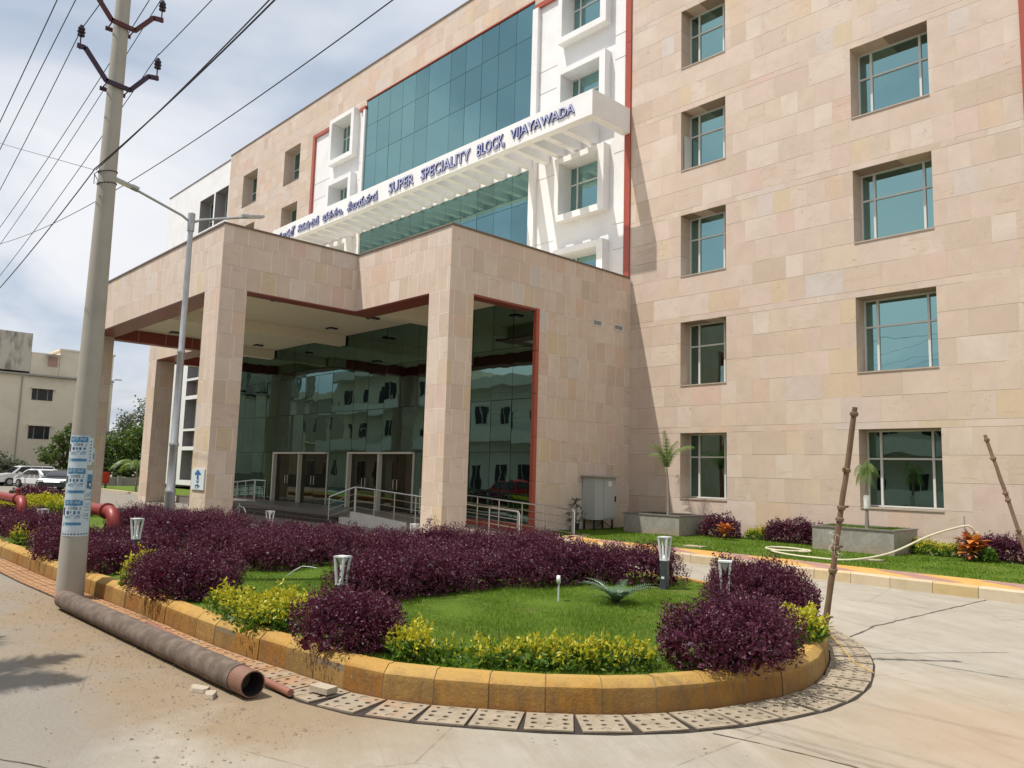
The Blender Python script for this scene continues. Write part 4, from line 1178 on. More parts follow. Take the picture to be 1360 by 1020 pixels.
# sago cycad on the lawn
def sago(loc):
    t = empty('sago_cycad', loc, 'small sago cycad with stiff feathery dark green fronds on the front lawn', 'plant')
    rng = random.Random(5)
    m_ = MB(); m_.lathe(0, 0, [(.06,-.02),(.075,.04),(.05,.10),(.01,.12)], 10); m_.build('trunk', M['twig'], t, world=False)
    for i in range(25):
        a = 2*PI*i/25+rng.uniform(-.15,.15); el = rng.uniform(.45, 1.05) if i % 3 else 1.2
        L = rng.uniform(.40, .54) if i % 3 else .32; m_ = MB(); pts = []
        for k in range(9):
            s_ = k/8; r = L*s_*math.cos(el*(1-.45*s_)); z = .10+L*s_*math.sin(el)*(1-.50*s_)
            pts.append(Vector((r*math.cos(a), r*math.sin(a), z)))
        m_.tube(pts, [.006*(1-.7*k/8) for k in range(9)], 4)
        side = Vector((-math.sin(a), math.cos(a), 0))
        for k in range(1, 22):
            s_ = k/22*8; i0_ = min(7, int(s_)); f_ = s_-i0_
            p = pts[i0_].lerp(pts[i0_+1], f_); d = (pts[i0_+1]-pts[i0_]).normalized()
            ll = .085*math.sin(PI*min(1, .18+.80*k/22))
            for sg_ in (-1, 1):
                q = p+side*sg_*ll*.9+d*ll*.45+Vector((0, 0, ll*.25))
                m_.add([p-d*.0065, q, p+d*.0065], [(0, 1, 2)])
        m_.build('frond', M['leaf_sago'], t, world=False)
    return t
sago((-5.55,6.90,.11))

def palm(name, label, loc, hstem, nf, L, seed, droop=1.0, lean=0, rad=.05, group=None, lw=.011, up=.9):
    t = empty(name, loc, label, 'palm', group); rng = random.Random(seed)
    m_ = MB(); pts = [(lean*s_*s_, 0, hstem*s_) for s_ in (0, .25, .5, .75, 1)]
    m_.tube(pts, [rad*1.3, rad, rad*.9, rad*.75, rad*.5], 8); m_.build('trunk', M['stem'], t, smooth=True, world=False)
    top = Vector(pts[-1])
    for i in range(nf):
        a = 2*PI*i/nf+rng.uniform(-.3,.3); el = rng.uniform(up*.7, up*1.45); l = L*rng.uniform(.8, 1.15)
        P = []; d = Vector((math.cos(a)*math.cos(el), math.sin(a)*math.cos(el), math.sin(el))); p = top.copy()
        for k in range(11):
            P.append(p.copy()); p = p+d*(l/10); d.z -= .17*droop; d.normalize()
        m_ = MB(); m_.tube(P, [.011*(1-.8*k/10)*l for k in range(11)], 4)
        side = Vector((-math.sin(a), math.cos(a), 0))
        for k in range(2, 40):
            s_ = k/40*10; j = min(9, int(s_)); p = P[j].lerp(P[j+1], s_-j); dd = (P[j+1]-P[j]).normalized()
            ll = l*.27*math.sin(PI*min(1, .1+.85*k/40))+.02
            for sg_ in (-1, 1):
                q = p+side*sg_*ll*.75+dd*ll*.6+Vector((rng.uniform(-.03,.03)*l, rng.uniform(-.03,.03)*l, -ll*.45*droop))
                m_.add([p-dd*lw*l, q, p+dd*lw*l], [(0, 1, 2)])
        m_.build('frond', M['leaf_palm'], t, world=False)
    return t

# planters and their palms, crotons
def planter(label, x0, y0, x1, y1, z1, soil):
    t = empty('planter', ((x0+x1)/2, (y0+y1)/2, GL), label, 'planter', 'grey stone planters by the wall')
    w = .05; m_ = MB(); z0 = GL-.02
    m_.box(x0, y0, z0, x1, y0+w, z1-.03); m_.box(x0, y1-w, z0, x1, y1, z1-.03); m_.box(x0, y0+w, z0, x0+w, y1-w, z1-.03); m_.box(x1-w, y0+w, z0, x1, y1-w, z1-.03)
    m_.build('side_panel', M['marble'], t)
    m_ = MB(); e = .02
    m_.box(x0-e, y0-e, z1-.029, x1+e, y0+w+e, z1); m_.box(x0-e, y1-w-e, z1-.029, x1+e, y1+e, z1); m_.box(x0-e, y0+w+e, z1-.029, x0+w+e, y1-w-e, z1); m_.box(x1-w-e, y0+w+e, z1-.029, x1+e, y1-w-e, z1)
    m_.build('rim', M['granite_step'], t)
    m_ = MB(); m_.box(x0+w, y0+w, z0, x1-w, y1-w, z1-.06); m_.build('soil', soil, t)
    return t
planter('grey stone planter with a young palm, beside the porch side wall', -13.15, 16.62, -11.40, 17.92, .66, M['soil'])
planter('grey stone planter with grass and a palm below the right-hand windows', -8.00, 16.72, -6.28, 18.02, .66, M['lawn'])
grass('grass', [(-7.93,16.79),(-6.35,16.79),(-6.35,17.95),(-7.93,17.95)], 3500, .60, .07, .018, 8)
palm('young_palm', 'young palm with upswept thin fronds in the left planter', (-12.20,17.3,.60), 1.25, 8, .95, 3, 1.35, -.06, .04, 'young palms in the planters', .008, 1.30)
palm('young_palm', 'short wilted palm with hanging fronds in the right planter', (-7.05,17.3,.60), 1.2, 9, .52, 6, 3.2, .02, .04, 'young palms in the planters', .008, 1.25)
# cloth wrap on the right palm stem
m_ = MB(); m_.lathe(-7.04, 17.3, [(.062,1.05),(.072,1.10),(.066,1.2),(.074,1.28),(.06,1.34)], 10)
tag(m_.build('cloth_wrap', M['paper'], smooth=True), 'pale cloth tied round the stem of the wilted palm', 'cloth')

def croton(label, loc, s_, n, seed):
    t = empty('croton_plant', loc, label, 'plant', 'orange croton plants on the garden lawn'); rng = random.Random(seed)
    m_ = MB(); m_.tube([(0,0,-.02),(0,0,.22*s_)], .012, 6); m_.build('stem', M['twig'], t, world=False)
    m_ = MB()
    for i in range(n):
        a = i*2.4; el = rng.uniform(-.1, 1.2); L = s_*rng.uniform(.16, .26)
        d = Vector((math.cos(a)*math.cos(el), math.sin(a)*math.cos(el), math.sin(el))); sd = Vector((-math.sin(a), math.cos(a), 0)); up = sd.cross(d)
        b = Vector((0, 0, .08*s_+.20*s_*i/n)); w = L*.22
        A = b; B1 = b+d*L*.4+sd*w; B2 = b+d*L*.4-sd*w; C1 = b+d*L*.75+sd*w*.8-Vector((0,0,.02)); C2 = b+d*L*.75-sd*w*.8-Vector((0,0,.02)); T = b+d*L-Vector((0,0,.05*s_))
        m_.add([A, B1, C1, T, C2, B2], [(0,1,2,3,4,5)])
    m_.build('foliage', M['leaf_croton'], t, world=False)
croton('small orange croton by the purple shrub right of the palm planter', (-10.25,16.85,GL), 1.15, 34, 2)
croton('taller orange-red croton beside the arched garden hose', (-4.98,17.15,GL), 1.5, 60, 4)
make_shrub('green_shrub', 'small dark green plant beside the taller croton', 'shrub', None, (-4.72,17.2,GL), [(0,0,.14,.14,.22)], [M['leaf_green']], 900, .06, .04, 41)
# potted plant
pp = empty('potted_plant', (-14.0,15.65,GL), 'sparse leafy plant in a small black pot beside the grey cabinet', 'potted plant')
m_ = MB(); m_.lathe(-14.0, 15.65, [(.085,GL),(.11,.33),(.10,.33),(.09,.30)], 12); m_.build('pot', M['black'], pp)
m_ = MB(); m_.tube([(-14.0,15.65,.30),(-13.98,15.66,.62),(-14.0,15.65,.95)], .009, 5); m_.build('stem', M['twig'], pp)
rng = np.random.default_rng(3); Pp = []
for zc, rad, n in ((.42,.26,60),(.58,.24,50),(.78,.14,30),(.93,.10,26)):
    a = rng.uniform(0, 2*PI, n); r = rad*rng.uniform(.3, 1, n); Pp.append(np.stack([r*np.cos(a), r*np.sin(a), zc-GL+rng.normal(0,.02,n)], 1))
Pp = np.concatenate(Pp); quads_object('foliage', leaf_quads(Pp, Pp*[1,1,0]*3, .09, .045, rng, .5), M['leaf_greytree'], pp)

# ------------------------------------------------------------------ bollard lights
def bollard():
    t = empty('bollard_light', (0,0,0))
    m_ = MB(); m_.box(-.045,-.045,0,.045,.045,.38,0,.007); m_.build('post', M['post_dark'], t, world=False)
    m_ = MB()
    z0, z1 = .38, .685; a, b = .047, .070
    m_.box(-a,-a,z0,a,a,z0+.022); m_.box(-b,-b,z1,b,b,z1+.016)
    for sx, sy in ((-1,-1),(1,-1),(1,1),(-1,1)):
        p0 = Vector((sx*(a-.012), sy*(a-.012), z0+.022)); p1 = Vector((sx*(b-.014), sy*(b-.014), z1)); w = .011
        v = [p0+Vector((dx*w, dy*w, 0)) for dx, dy in ((-1,-1),(1,-1),(1,1),(-1,1))]+[p1+Vector((dx*w, dy*w, 0)) for dx, dy in ((-1,-1),(1,-1),(1,1),(-1,1))]
        m_.add(v, [(3,2,1,0),(4,5,6,7),(0,1,5,4),(1,2,6,5),(2,3,7,6),(3,0,4,7)])
    m_.build('head_frame', M['post_white'], t, world=False)
    m_ = MB(); m_.add([(-.046,-.046,z1-.002),(.046,-.046,z1-.002),(.046,.046,z1-.002),(-.046,.046,z1-.002),(0,0,z1-.11)], [(1,0,4),(2,1,4),(3,2,4),(0,3,4)])
    m_.build('reflector', M['post_white'], t, world=False)
    m_ = MB(); m_.lathe(0, 0, [(.035,z0+.022),(.036,z0+.045),(.025,z0+.062),(.006,z0+.068)], 12); m_.build('lamp', M['lampglass'], t, smooth=True, world=False)
    m_ = MB(); m_.box(-.02,-.0475,.14,.02,-.0455,.17); m_.build('socket_plate', M['paper'], t, world=False)
    return t
b0 = bollard(); bl = [
 (-7.30,4.48,.03,.35,'short white-headed bollard light just behind the round purple shrub'),
 (-5.91,8.3,.205,.15,'tall slim bollard light with bare grey post at the end of the lawn'),
 (-4.42,7.27,.11,.5,'bollard light with large white head above the rightmost purple shrub'),
 (-12.02,3.92,.15,.2,'bollard light with dark post left of the wide purple shrub, near the red pipe'),
 (-16.0,3.6,.08,.4,'bollard light half hidden in purple shrubs left of the poster-covered pole'),
 (-15.6,7.75,.02,.3,'small distant bollard light poking out of the hedge before the entrance steps'),
 (-12.9,9.55,-.12,.1,'faint white bollard light in the hedge before the ramp wall')]
for i, (x, y, z, r, lab) in enumerate(bl):
    b_ = b0 if i == 0 else copy_tree(b0)
    b_.location = (x, y, z); b_.rotation_euler = (0, 0, r)
    b_.scale = (1.0, 1.0, .93)
    tag(b_, lab, 'bollard light', 'bollard lights on the island')

# ------------------------------------------------------------------ concrete pole with posters and wires
PX_, PY_ = -10.25, 2.66
pole = empty('utility_pole', (PX_,PY_,0), 'tall round concrete electricity pole plastered with blue posters', 'pole')
m_ = MB(); m_.lathe(PX_, PY_, [(.151,-.1),(.149,.2),(.136,1.8),(.116,3.6),(.100,5.3),(.087,7.2),(.073,9.6)], 28); m_.build('shaft', M['poleconc'], pole, smooth=True)
def rpole(z): return float(np.interp(z, [-.1,.2,1.8,3.6,5.3,7.2,9.6], [.151,.149,.136,.116,.100,.087,.073]))
def insulator(mb, x, y, z):
    mb.tube([(x,y,z-.10),(x,y,z+.10)], .008, 6, 0)
    mb.lathe(x, y, [(.02,z+.06),(.042,z+.07),(.042,z+.085),(.02,z+.095),(.036,z+.105),(.048,z+.12),(.026,z+.135),(.04,z+.15),(.04,z+.17),(.022,z+.18),(.024,z+.20),(.01,z+.21)], 12, 1)
for zc, mat_ in ((6.26,'rustarm'),(7.06,'rustred'),(7.86,'rustarm')):
    m_ = MB(); r = rpole(zc)
    yL, yR = 2.20, 3.10; zt = zc+.34
    for xo in (-.012,):
        pts = [(PX_-r-.02, yL-.03, zt),(PX_-r-.02, yL+.06, zt),(PX_-r-.02, PY_-.14, zc+.02),(PX_-r-.02, PY_+.14, zc-.0),(PX_-r-.02, yR-.10, zt-.08),(PX_-r-.02, yR+.02, zt-.06)]
        pts = [(p[0]+2*r+.04, p[1], p[2]) for p in pts]
        for i in range(len(pts)-1):
            a, b = Vector(pts[i]), Vector(pts[i+1]); d = (b-a)/2; n_ = Vector((0,-d.z,d.y)).normalized()*.028
            m_.obox((a+b)/2, (.014,0,0), d*1.04, n_)
    m_.box(PX_-r-.03, PY_-.15, zc-.02, PX_-r-.01, PY_+.15, zc+.03)
    m_.tube([(PX_-r-.04,PY_-.13,zc),(PX_+r+.05,PY_-.13,zc)], .008, 6); m_.tube([(PX_-r-.04,PY_+.13,zc),(PX_+r+.05,PY_+.13,zc)], .008, 6)
    arm = m_.build('cross_arm', M[mat_], pole)
    for yy, zz in ((yL,zt),(yR,zt-.06)):
        mi_ = MB(); insulator(mi_, PX_+r+.02, yy, zz+.06); mi_.build('insulator', [M[mat_], M['insul']], arm)
m_ = MB()
for z in (5.17,5.02):
    r = rpole(z)+.006; m_.tube([(PX_+r*math.cos(a), PY_+r*math.sin(a), z+.02*math.sin(a)) for a in np.linspace(0, 2*PI, 21)], .006, 5)
m_.tube([(PX_+.06,PY_-.10,5.17),(PX_+.10,PY_-.17,5.08),(PX_+.02,PY_-.15,4.98),(PX_+.09,PY_-.12,5.0),(PX_+.04,PY_-.16,5.1)], .005, 5)
m_.build('binding_wire', M['cable'], pole)
# posters wrapped round the shaft
AC = math.atan2(-PY_, -PX_)     # direction to the street
def on_pole(u, z, off): 
    """u metres round the shaft, right positive seen from the street"""
    r = rpole(z)+off; a = AC+u/rpole(z)
    return (PX_+r*math.cos(a), PY_+r*math.sin(a), z)
def patch(mb, u0, u1, z0, z1, off, mi, rag=0, seed=0):
    n = max(2, int((u1-u0)/.02)); rg = random.Random(seed)
    jb = [rg.uniform(-rag, rag) for _ in range(n+1)]; jt = [rg.uniform(-rag, rag)*.6 for _ in range(n+1)]
    for i in range(n):
        a, b = u0+(u1-u0)*i/n, u0+(u1-u0)*(i+1)/n
        mb.quad(on_pole(a, z0+jb[i], off), on_pole(b, z0+jb[i+1], off), on_pole(b, z1+jt[i+1], off), on_pole(a, z1+jt[i], off), mi)
def ptext(mb, s, u0, u1, z0, z1, off, mi):
    v, f = text_geo(s, 1.0, 0)
    mn, mx = v.min(0), v.max(0)
    vv = [on_pole(u0+(p[0]-mn[0])/(mx[0]-mn[0])*(u1-u0), z0+(p[1]-mn[1])/(mx[1]-mn[1])*(z1-z0), off) for p in v]
    mb.add(vv, f, mi)
pm = [M['poster_w'], M['poster_b'], M['poster_d']]
for k, zt in enumerate((1.90, 1.53, 1.16)):
    m_ = MB(); u0, u1 = -.175, .062; zb = zt-.372
    patch(m_, u0, u1, zb, zt, .003, 0, .006, k)
    patch(m_, u0+.02, u1-.012, zt-.075, zt-.012, .0045, 1, .008, k+9)
    ptext(m_, '\u0c2c\u0c4b\u0c30\u0c4d \u0c35\u0c46\u0c32\u0c4d', u0+.045, u1-.03, zt-.055, zt-.022, .006, 0)
    ptext(m_, '1098.2', u0+.075, u1-.02, zt-.122, zt-.090, .0045, 2)
    rg = random.Random(20+k)
    for j in range(4):
        a = u0+.06+.04*j; patch(m_, a, a+rg.uniform(.016,.03), zt-.17+rg.uniform(-.006,.008), zt-.137, .0045, 1 if j % 2 else 2)
    patch(m_, u0+.003, u0+.032, zt-.19, zt-.10, .0045, 2, .01, k)
    ptext(m_, '\u0c2c\u0c4b\u0c30\u0c4d', u0+.04, u1-.012, zt-.222, zt-.182, .0045, 1)
    patch(m_, u0+.055, u1-.012, zt-.30, zt-.268, .0045, 1)
    ptext(m_, 'J', u0+.015, u0+.038, zt-.305, zt-.262, .0045, 2)
    m_.build('poster', pm, pole)
m_ = MB(); patch(m_, .064, .118, 1.56, 1.88, .003, 0, .008, 3)
for j in range(7): patch(m_, .080, .094, 1.60+.038*j, 1.618+.038*j, .0045, 2)
m_.build('poster', pm, pole)
m_ = MB(); patch(m_, .120, .160, 1.60, 1.76, .003, 0, .012, 4); patch(m_, .130, .15, 1.63, 1.70, .0045, 1); m_.build('poster', pm, pole)
m_ = MB(); patch(m_, .066, .158, 1.16, 1.50, .003, 0, .008, 5); patch(m_, .076, .15, 1.28, 1.45, .0045, 1, .006, 2); patch(m_, .09, .135, 1.30, 1.36, .006, 2, .012, 5)
patch(m_, .10, .125, 1.31, 1.35, .0075, 0, .006, 6); ptext(m_, '\u0c2a\u0c30\u0c4d', .08, .145, 1.19, 1.24, .0045, 1); m_.build('poster', pm, pole)
m_ = MB(); patch(m_, .064, .170, .80, 1.15, .003, 0, .006, 6); ptext(m_, 'LTIA', .072, .135, .955, .995, .0045, 2)
for j in range(3): patch(m_, .076, .140, 1.03+.035*j, 1.038+.035*j, .0045, 1)
patch(m_, .08, .14, .93, .937, .0045, 1); m_.build('poster', pm, pole)
m_ = MB(); patch(m_, -.155, .165, .735, .815, .0022, 0, .005, 7)
for j in range(9): patch(m_, -.15+.034*j, -.15+.034*j+.02, .752, .766, .0045, 2)
m_.build('poster', pm, pole)

def wire(label, y, pts, r=.0055):
    # a smooth sagging curve fitted through the hanging points
    a = np.array(pts, float); n = 30
    t_ = a[:, 0]; c = np.polyfit(t_, a[:, 1], 2)
    X = np.linspace(t_.max(), t_.min(), n*2)
    m_ = MB(); m_.tube([(x, y, float(np.polyval(c, x))) for x in X], r, 5)
    tag(m_.build('power_line', M['cable'], smooth=True), label, 'power line', 'overhead wires along the road')
wire('outermost overhead wire at the far left of the sky', 1.6, [(-5,6.9),(-8.5,6.18),(-9.59,5.96),(-10.93,5.66),(-16,4.9)])
wire('second overhead wire from the left edge of the sky', 1.9, [(-5,7.3),(-9.26,6.66),(-10.74,6.36),(-12.72,5.89),(-20,4.7)])
wire('overhead wire tied to the left insulator of the lower cross-arm', 2.2, [(-10.13,6.83),(-11.76,6.42),(-14.29,5.90),(-20,5.0),(-30,4.5)])
wire('overhead wire running on from the left lower insulator towards the viewer', 2.2, [(-10.13,6.83),(-9.1,6.80),(-5,6.9),(0,7.2)])
wire('overhead wire passing just behind the top of the concrete pole', 2.80, [(-6,7.9),(-9.67,7.35),(-10.6,7.16),(-11.47,7.0),(-13.92,6.56),(-17.02,6.2),(-26,5.7)])
wire('overhead wire tied to the right insulator of the upper cross-arm', 3.10, [(-10.15,7.66),(-11.56,7.44),(-12.56,7.24),(-16.38,6.62),(-19.49,6.24),(-30,5.4)])
wire('overhead wire tied to the right insulator of the lower cross-arm', 3.10, [(-10.13,6.86),(-11.64,6.61),(-14.41,6.12),(-19.28,5.46),(-30,4.6)])
wire('overhead wire running on from the right lower insulator towards the viewer', 3.10, [(-10.13,6.86),(-8.41,6.84),(-5,6.95),(0,7.3)])
wire('thick service cable bundle lashed to the pole below the cross-arms', 2.5, [(-10.23,5.16),(-7.24,5.18),(-5.49,5.24),(-2,5.5)], .0075)
wire('service cable running on from the pole lashing to the left', 2.5, [(-10.23,5.16),(-12.39,4.81),(-15.4,4.5),(-22,4.1)], .007)
wire('thin cable beside the thick bundle lashed to the pole', 2.54, [(-10.31,5.19),(-7.4,5.24),(-5.72,5.35),(-2,5.7)], .006)
wire('single cable slanting across the sky behind the pole and street lamp', 5.0, [(-4,7.45),(-7.68,7.39),(-9.97,7.40),(-12.57,7.42),(-14.33,7.45),(-17.16,7.56),(-20.15,7.84),(-23.79,8.21),(-31.6,9.04)], .0085)
m_ = MB(); m_.tube([(-10.28,2.52,5.17),(-15,2.22,6.84),(-19.72,1.92,8.51)], .004, 5)
tag(m_.build('power_line', M['cable'], smooth=True), 'thin wire running from the pole up to the left edge', 'power line', 'overhead wires along the road')

# ------------------------------------------------------------------ street lamp
sl = empty('street_lamp', (-16.57,6.0,.2), 'galvanised steel street lamp with two arms before the porch', 'street lamp')
LX, LY = -16.55, 6.0
m_ = MB(); m_.lathe(LX, LY, [(.105,.2),(.10,1.0),(.105,1.02),(.105,1.06),(.088,1.08),(.082,1.95),(.095,1.97),(.095,2.03),(.078,2.05),(.07,3.9),(.08,3.92),(.08,3.97),(.062,4.0),(.058,5.5),(.052,6.55),(.072,6.56),(.075,6.95),(.03,6.98)], 14)
m_.build('post', M['galv'], sl, smooth=True)
for s_, lab in ((-1, 'a'), (1, 'b')):
    m_ = MB(); m_.tube([(LX,LY+s_*.06,6.78),(LX,LY+s_*.20,6.86),(LX,LY+s_*1.15,7.16)], .028, 8); a_ = m_.build('arm', M['galv'], sl, smooth=True)
    m_ = MB(); c = Vector((LX, LY+s_*1.36, 7.225)); d = Vector((0, s_*.24, .055)); n_ = Vector((0, -.055*s_, .24)).normalized()
    m_.obox(c, (.085,0,0), d, n_*.022); m_.obox(c-d*.75+n_*.005, (.06,0,0), d*.3, n_*.04); m_.build('lamp_head', M['galv'], a_)
    m_ = MB(); m_.obox(c-n_*.026+d*.15, (.065,0,0), d*.7, n_*.006); m_.build('lens', M['lampglass'], a_)

# ------------------------------------------------------------------ red pipe bends
def flange(mb, c, axis, r, n=18):
    c = Vector(c); ax = Vector(axis).normalized(); mb.tube([c-ax*.018, c+ax*.018], r, n)
def pipebend(label, x, y, run, r, zt, extra):
    t = empty('red_water_pipe', (x,y,.2), label, 'pipe', 'red hydrant pipes on the island')
    m_ = MB(); m_.tube([(x,y,.1),(x,y,zt-.36)], r, 20); m_.build('riser', M['redpipe'], t, smooth=True)
    m_ = MB(); flange(m_, (x,y,zt-.36), (0,0,1), r*1.45); m_.build('flange', M['rustred'], t, smooth=True)
    m_ = MB()
    R = .24; pts = [(x,y,zt-.36)]+[(x-R+R*math.cos(a), y, zt-.26-r+R*math.sin(a)) for a in np.linspace(0, PI/2, 9)]+[(x-R-.12,y,zt-.02-r)]
    m_.tube(pts, r, 20); m_.build('elbow', M['redpipe'], t, smooth=True)
    m_ = MB(); zc = zt-.02-r
    flange(m_, (x-R-.14,y,zc), (1,0,0), r*1.3); flange(m_, (x-R-.18,y,zc), (1,0,0), r*1.3)
    m_.tube([(x-R-.18,y,zc),(x-R-run,y,zc)], r, 20)
    m_.build('horizontal_pipe', M['redpipe'], t, smooth=True)
    if extra:
        m_ = MB(); m_.tube([(x-R-.30,y,zc+r*.8),(x-R-.30,y,zc+r+.10)], .03, 8); m_.tube([(x-R-.40,y,zc+r+.10),(x-R-.20,y,zc+r+.10)], .022, 8); m_.build('valve', M['redpipe'], t, smooth=True)
    m_ = MB()
    for k in range(8):
        a = 2*PI*k/8; m_.tube([(x+r*1.3*math.cos(a),y+r*1.3*math.sin(a),zt-.42),(x+r*1.3*math.cos(a),y+r*1.3*math.sin(a),zt-.30)], .010, 6)
    m_.build('bolt', M['rustarm'], t)
pipebend('fat red pipe bend with bolted flange right of the poster-covered pole', -13.40, 4.02, 1.0, .10, .93, False)
pipebend('smaller red pipe bend at the far left edge of the garden', -16.75, 3.43, 2.6, .085, .96, True)

# ------------------------------------------------------------------ big pipe on the road and odds and ends
A = Vector((-9.66,2.45,.100)); B = Vector((-5.25,2.56,.100)); d = (B-A); L = d.length; d.normalize()
t = empty('steel_pipe', tuple((A+B)/2), 'long scaly grey-brown steel pipe lying along the kerb from the pole', 'pipe')
s1 = A+d*.10; s2 = B-d*.20
m_ = MB(); m_.tube([s1+(s2-s1)*(k/30) for k in range(31)], [.097+.0016*math.sin(k*1.9) for k in range(31)], 28); m_.build('coated_length', M['pipe'], t, smooth=True)
m_ = MB(); m_.tube([A, A+d*.12], .091, 28); m_.build('bare_end', M['pipe_rust'], t, smooth=True)
m_ = MB()
n = 28; up = Vector((0,0,1)); sd = d.cross(up).normalized(); up2 = sd.cross(d)
rings = [(s2-d*.0, .091),(B, .091),(B, .083),(s2, .083)]
vv = []; ff = []
for p, r in rings:
    for k in range(n): vv.append(p+(sd*math.cos(2*PI*k/n)+up2*math.sin(2*PI*k/n))*r)
for i in range(3):
    for k in range(n): ff.append((i*n+k, i*n+(k+1) % n, (i+1)*n+(k+1) % n, (i+1)*n+k))
m_.add(vv[:], ff[:2*n], 0); m_.add(vv[2*n:], [tuple(i-2*n for i in f) for f in ff[2*n:]], 1)
m_.add([s2-d*.002+(sd*math.cos(2*PI*k/n)+up2*math.sin(2*PI*k/n))*.0905 for k in range(n)], [tuple(range(n))], 1)
m_.build('bare_end', [M['pipe_rust'], M['pipe_in']], t)
m_ = MB(); m_.tube([(-8.15,2.83,.04),(-7.3,2.80,.035),(-6.2,2.78,.04),(-5.10,2.77,.04)], .026, 14)
o_ = m_.build('thin_pipe', [M['thinpipe'], M['pipe_in']], smooth=True)
tag(o_, 'thin reddish conduit pipe lying between the big pipe and the kerb', 'pipe')
def stone_piece(label, c, sx, sy, sz, rz, seed, name='broken_stone'):
    rg = random.Random(seed); m_ = MB(); P = []
    k = 7
    base = [(sx*math.cos(2*PI*i/k)*rg.uniform(.75,1.1), sy*math.sin(2*PI*i/k)*rg.uniform(.75,1.1)) for i in range(k)]
    cs, sn = math.cos(rz), math.sin(rz)
    v = [(c[0]+x*cs-y*sn, c[1]+x*sn+y*cs, c[2]) for x, y in base]+[(c[0]+(x*cs-y*sn)*.86, c[1]+(x*sn+y*cs)*.86, c[2]+sz*rg.uniform(.8,1.1)) for x, y in base]
    m_.add(v, [(i, (i+1) % k, k+(i+1) % k, k+i) for i in range(k)]+[tuple(range(k, 2*k)), tuple(range(k-1, -1, -1))])
    tag(m_.build(name, M['rubble']), label, 'stone')
stone_piece('flat pale stone chip under the open end of the big pipe', (-5.66,2.36,.002), .11, .06, .030, .4, 1)
stone_piece('smaller stone chip touching the first one under the pipe end', (-5.47,2.36,.002), .08, .05, .032, -.2, 2)
m_ = MB(); m_.obox((-5.02,2.98,.052), (.085,.02,0), (-.012,.05,0), (0,0,.02)); tag(m_.build('brick_piece', M['rubble']), 'loose pale brick piece lying on the drain slabs near the pipe end', 'brick')
rg = random.Random(8); m_ = MB()
for i in range(1700):
    x = rg.uniform(-11.2,-4.2); y = 2.50-abs(rg.gauss(0,.55)) if x < -4.8 else rg.uniform(1.6,2.75)
    if y < .3: continue
    s_ = rg.choice([.004,.005,.006,.008,.011]) if rg.random() < .96 else rg.uniform(.014,.024)
    a = rg.uniform(0, 6.28); k = 5
    v = [(x+s_*math.cos(a+2*PI*j/k)*rg.uniform(.7,1.2), y+s_*math.sin(a+2*PI*j/k)*rg.uniform(.7,1.2), .0) for j in range(k)]+[(x, y, s_*.8)]
    m_.add(v, [(j, (j+1) % k, k) for j in range(k)])
tag(m_.build('gravel', M['chips']), kind='stuff')

rng = np.random.default_rng(77)
n_ = 420; idx = rng.integers(0, len(path)-1, n_)
pp_ = path[idx]; nn_ = nrm[idx]; keep = (pp_[:, 0] > -13) & (pp_[:, 1] < 6)
pp_ = pp_[keep]; nn_ = nn_[keep]; q = pp_-nn_*np.abs(rng.normal(.28, .28, len(pp_)))[:, None]+rng.normal(0, .12, (len(pp_), 2))
ok = np.array([np.min(np.sum((path-a)**2, 1)) > .0016 for a in q]); q = q[ok]; 
P3_ = np.stack([q[:, 0], q[:, 1], np.full(len(q), .021)], 1)
Vl = leaf_quads(P3_, np.tile([1., 0, 0], (len(q), 1)), .028, .014, rng, 1.0); Vl[:, :, 2] = np.clip(.021+np.abs(Vl[:, :, 2]-.021)*.3, .019, .035)
tag(quads_object('leaves', Vl, island('fallen_leaves', [(.10,.05,.02),(.20,.11,.04),(.07,.02,.03),(.26,.20,.06)], .8)), kind='stuff')
# wooden sticks
def stick(label, p0, p1, r, seed, knots, name='wooden_stick'):
    t = empty(name, p0, label, 'stick', 'upright wooden sticks'); rg = random.Random(seed)
    a, b = Vector(p0), Vector(p1); n = 16; pts = []; rad = []
    for k in range(n+1):
        s_ = k/n; p = a.lerp(b, s_)+Vector((rg.uniform(-.003,.003), rg.uniform(-.003,.003), 0)); pts.append(p); rad.append(r*(1.1-.25*s_)*rg.uniform(.92,1.08))
    m_ = MB(); m_.tube(pts, rad, 9); m_.build('shaft', M['wood'], t, smooth=True)
    for s_ in knots:
        m_ = MB(); c = a.lerp(b, s_); d_ = (b-a).normalized(); m_.tube([c-d_*.022, c-d_*.012, c+d_*.012, c+d_*.022], [r*.9, r*1.4, r*1.4, r*.9], 9)
        q = c+Vector((rg.uniform(-1,1), rg.uniform(-1,1), .2)).normalized()*r*2.4; m_.tube([c, q], [r*.6, r*.3], 5); m_.build('knot', M['wood'], t)
    return t
stick('knotty wooden stick standing at the right tip of the island', (-3.34,7.16,.15), (-2.99,7.14,2.29), .027, 2, (.10,.30,.40,.52,.57,.73,.97))
m_ = MB(); rg = random.Random(3)
for k in range(4):
    pts = [(-3.19+rg.uniform(-.09,.06), 7.14+rg.uniform(-.06,.06), 1.05+rg.uniform(-.13,.12)) for _ in range(6)]
    P3 = smooth_path(pts, .02); m_.tube([tuple(p) for p in P3], .0022, 4)
tag(m_.build('twine_tangle', M['twine']), 'tangle of thin white twine on the island stick', 'twine')
stick('dark leaning wooden stick at the right edge beyond the lawn kerb', (-2.62,11.0+.9,.0), (-3.27,12.0,2.30), .026, 5, (.12,.45,.62,.66,.86,.97))
m_ = MB(); m_.tube([(-3.24,6.98,.30),(-3.12,6.9,.24),(-2.92,6.84,.08),(-2.76,6.84,.03)], .005, 5)
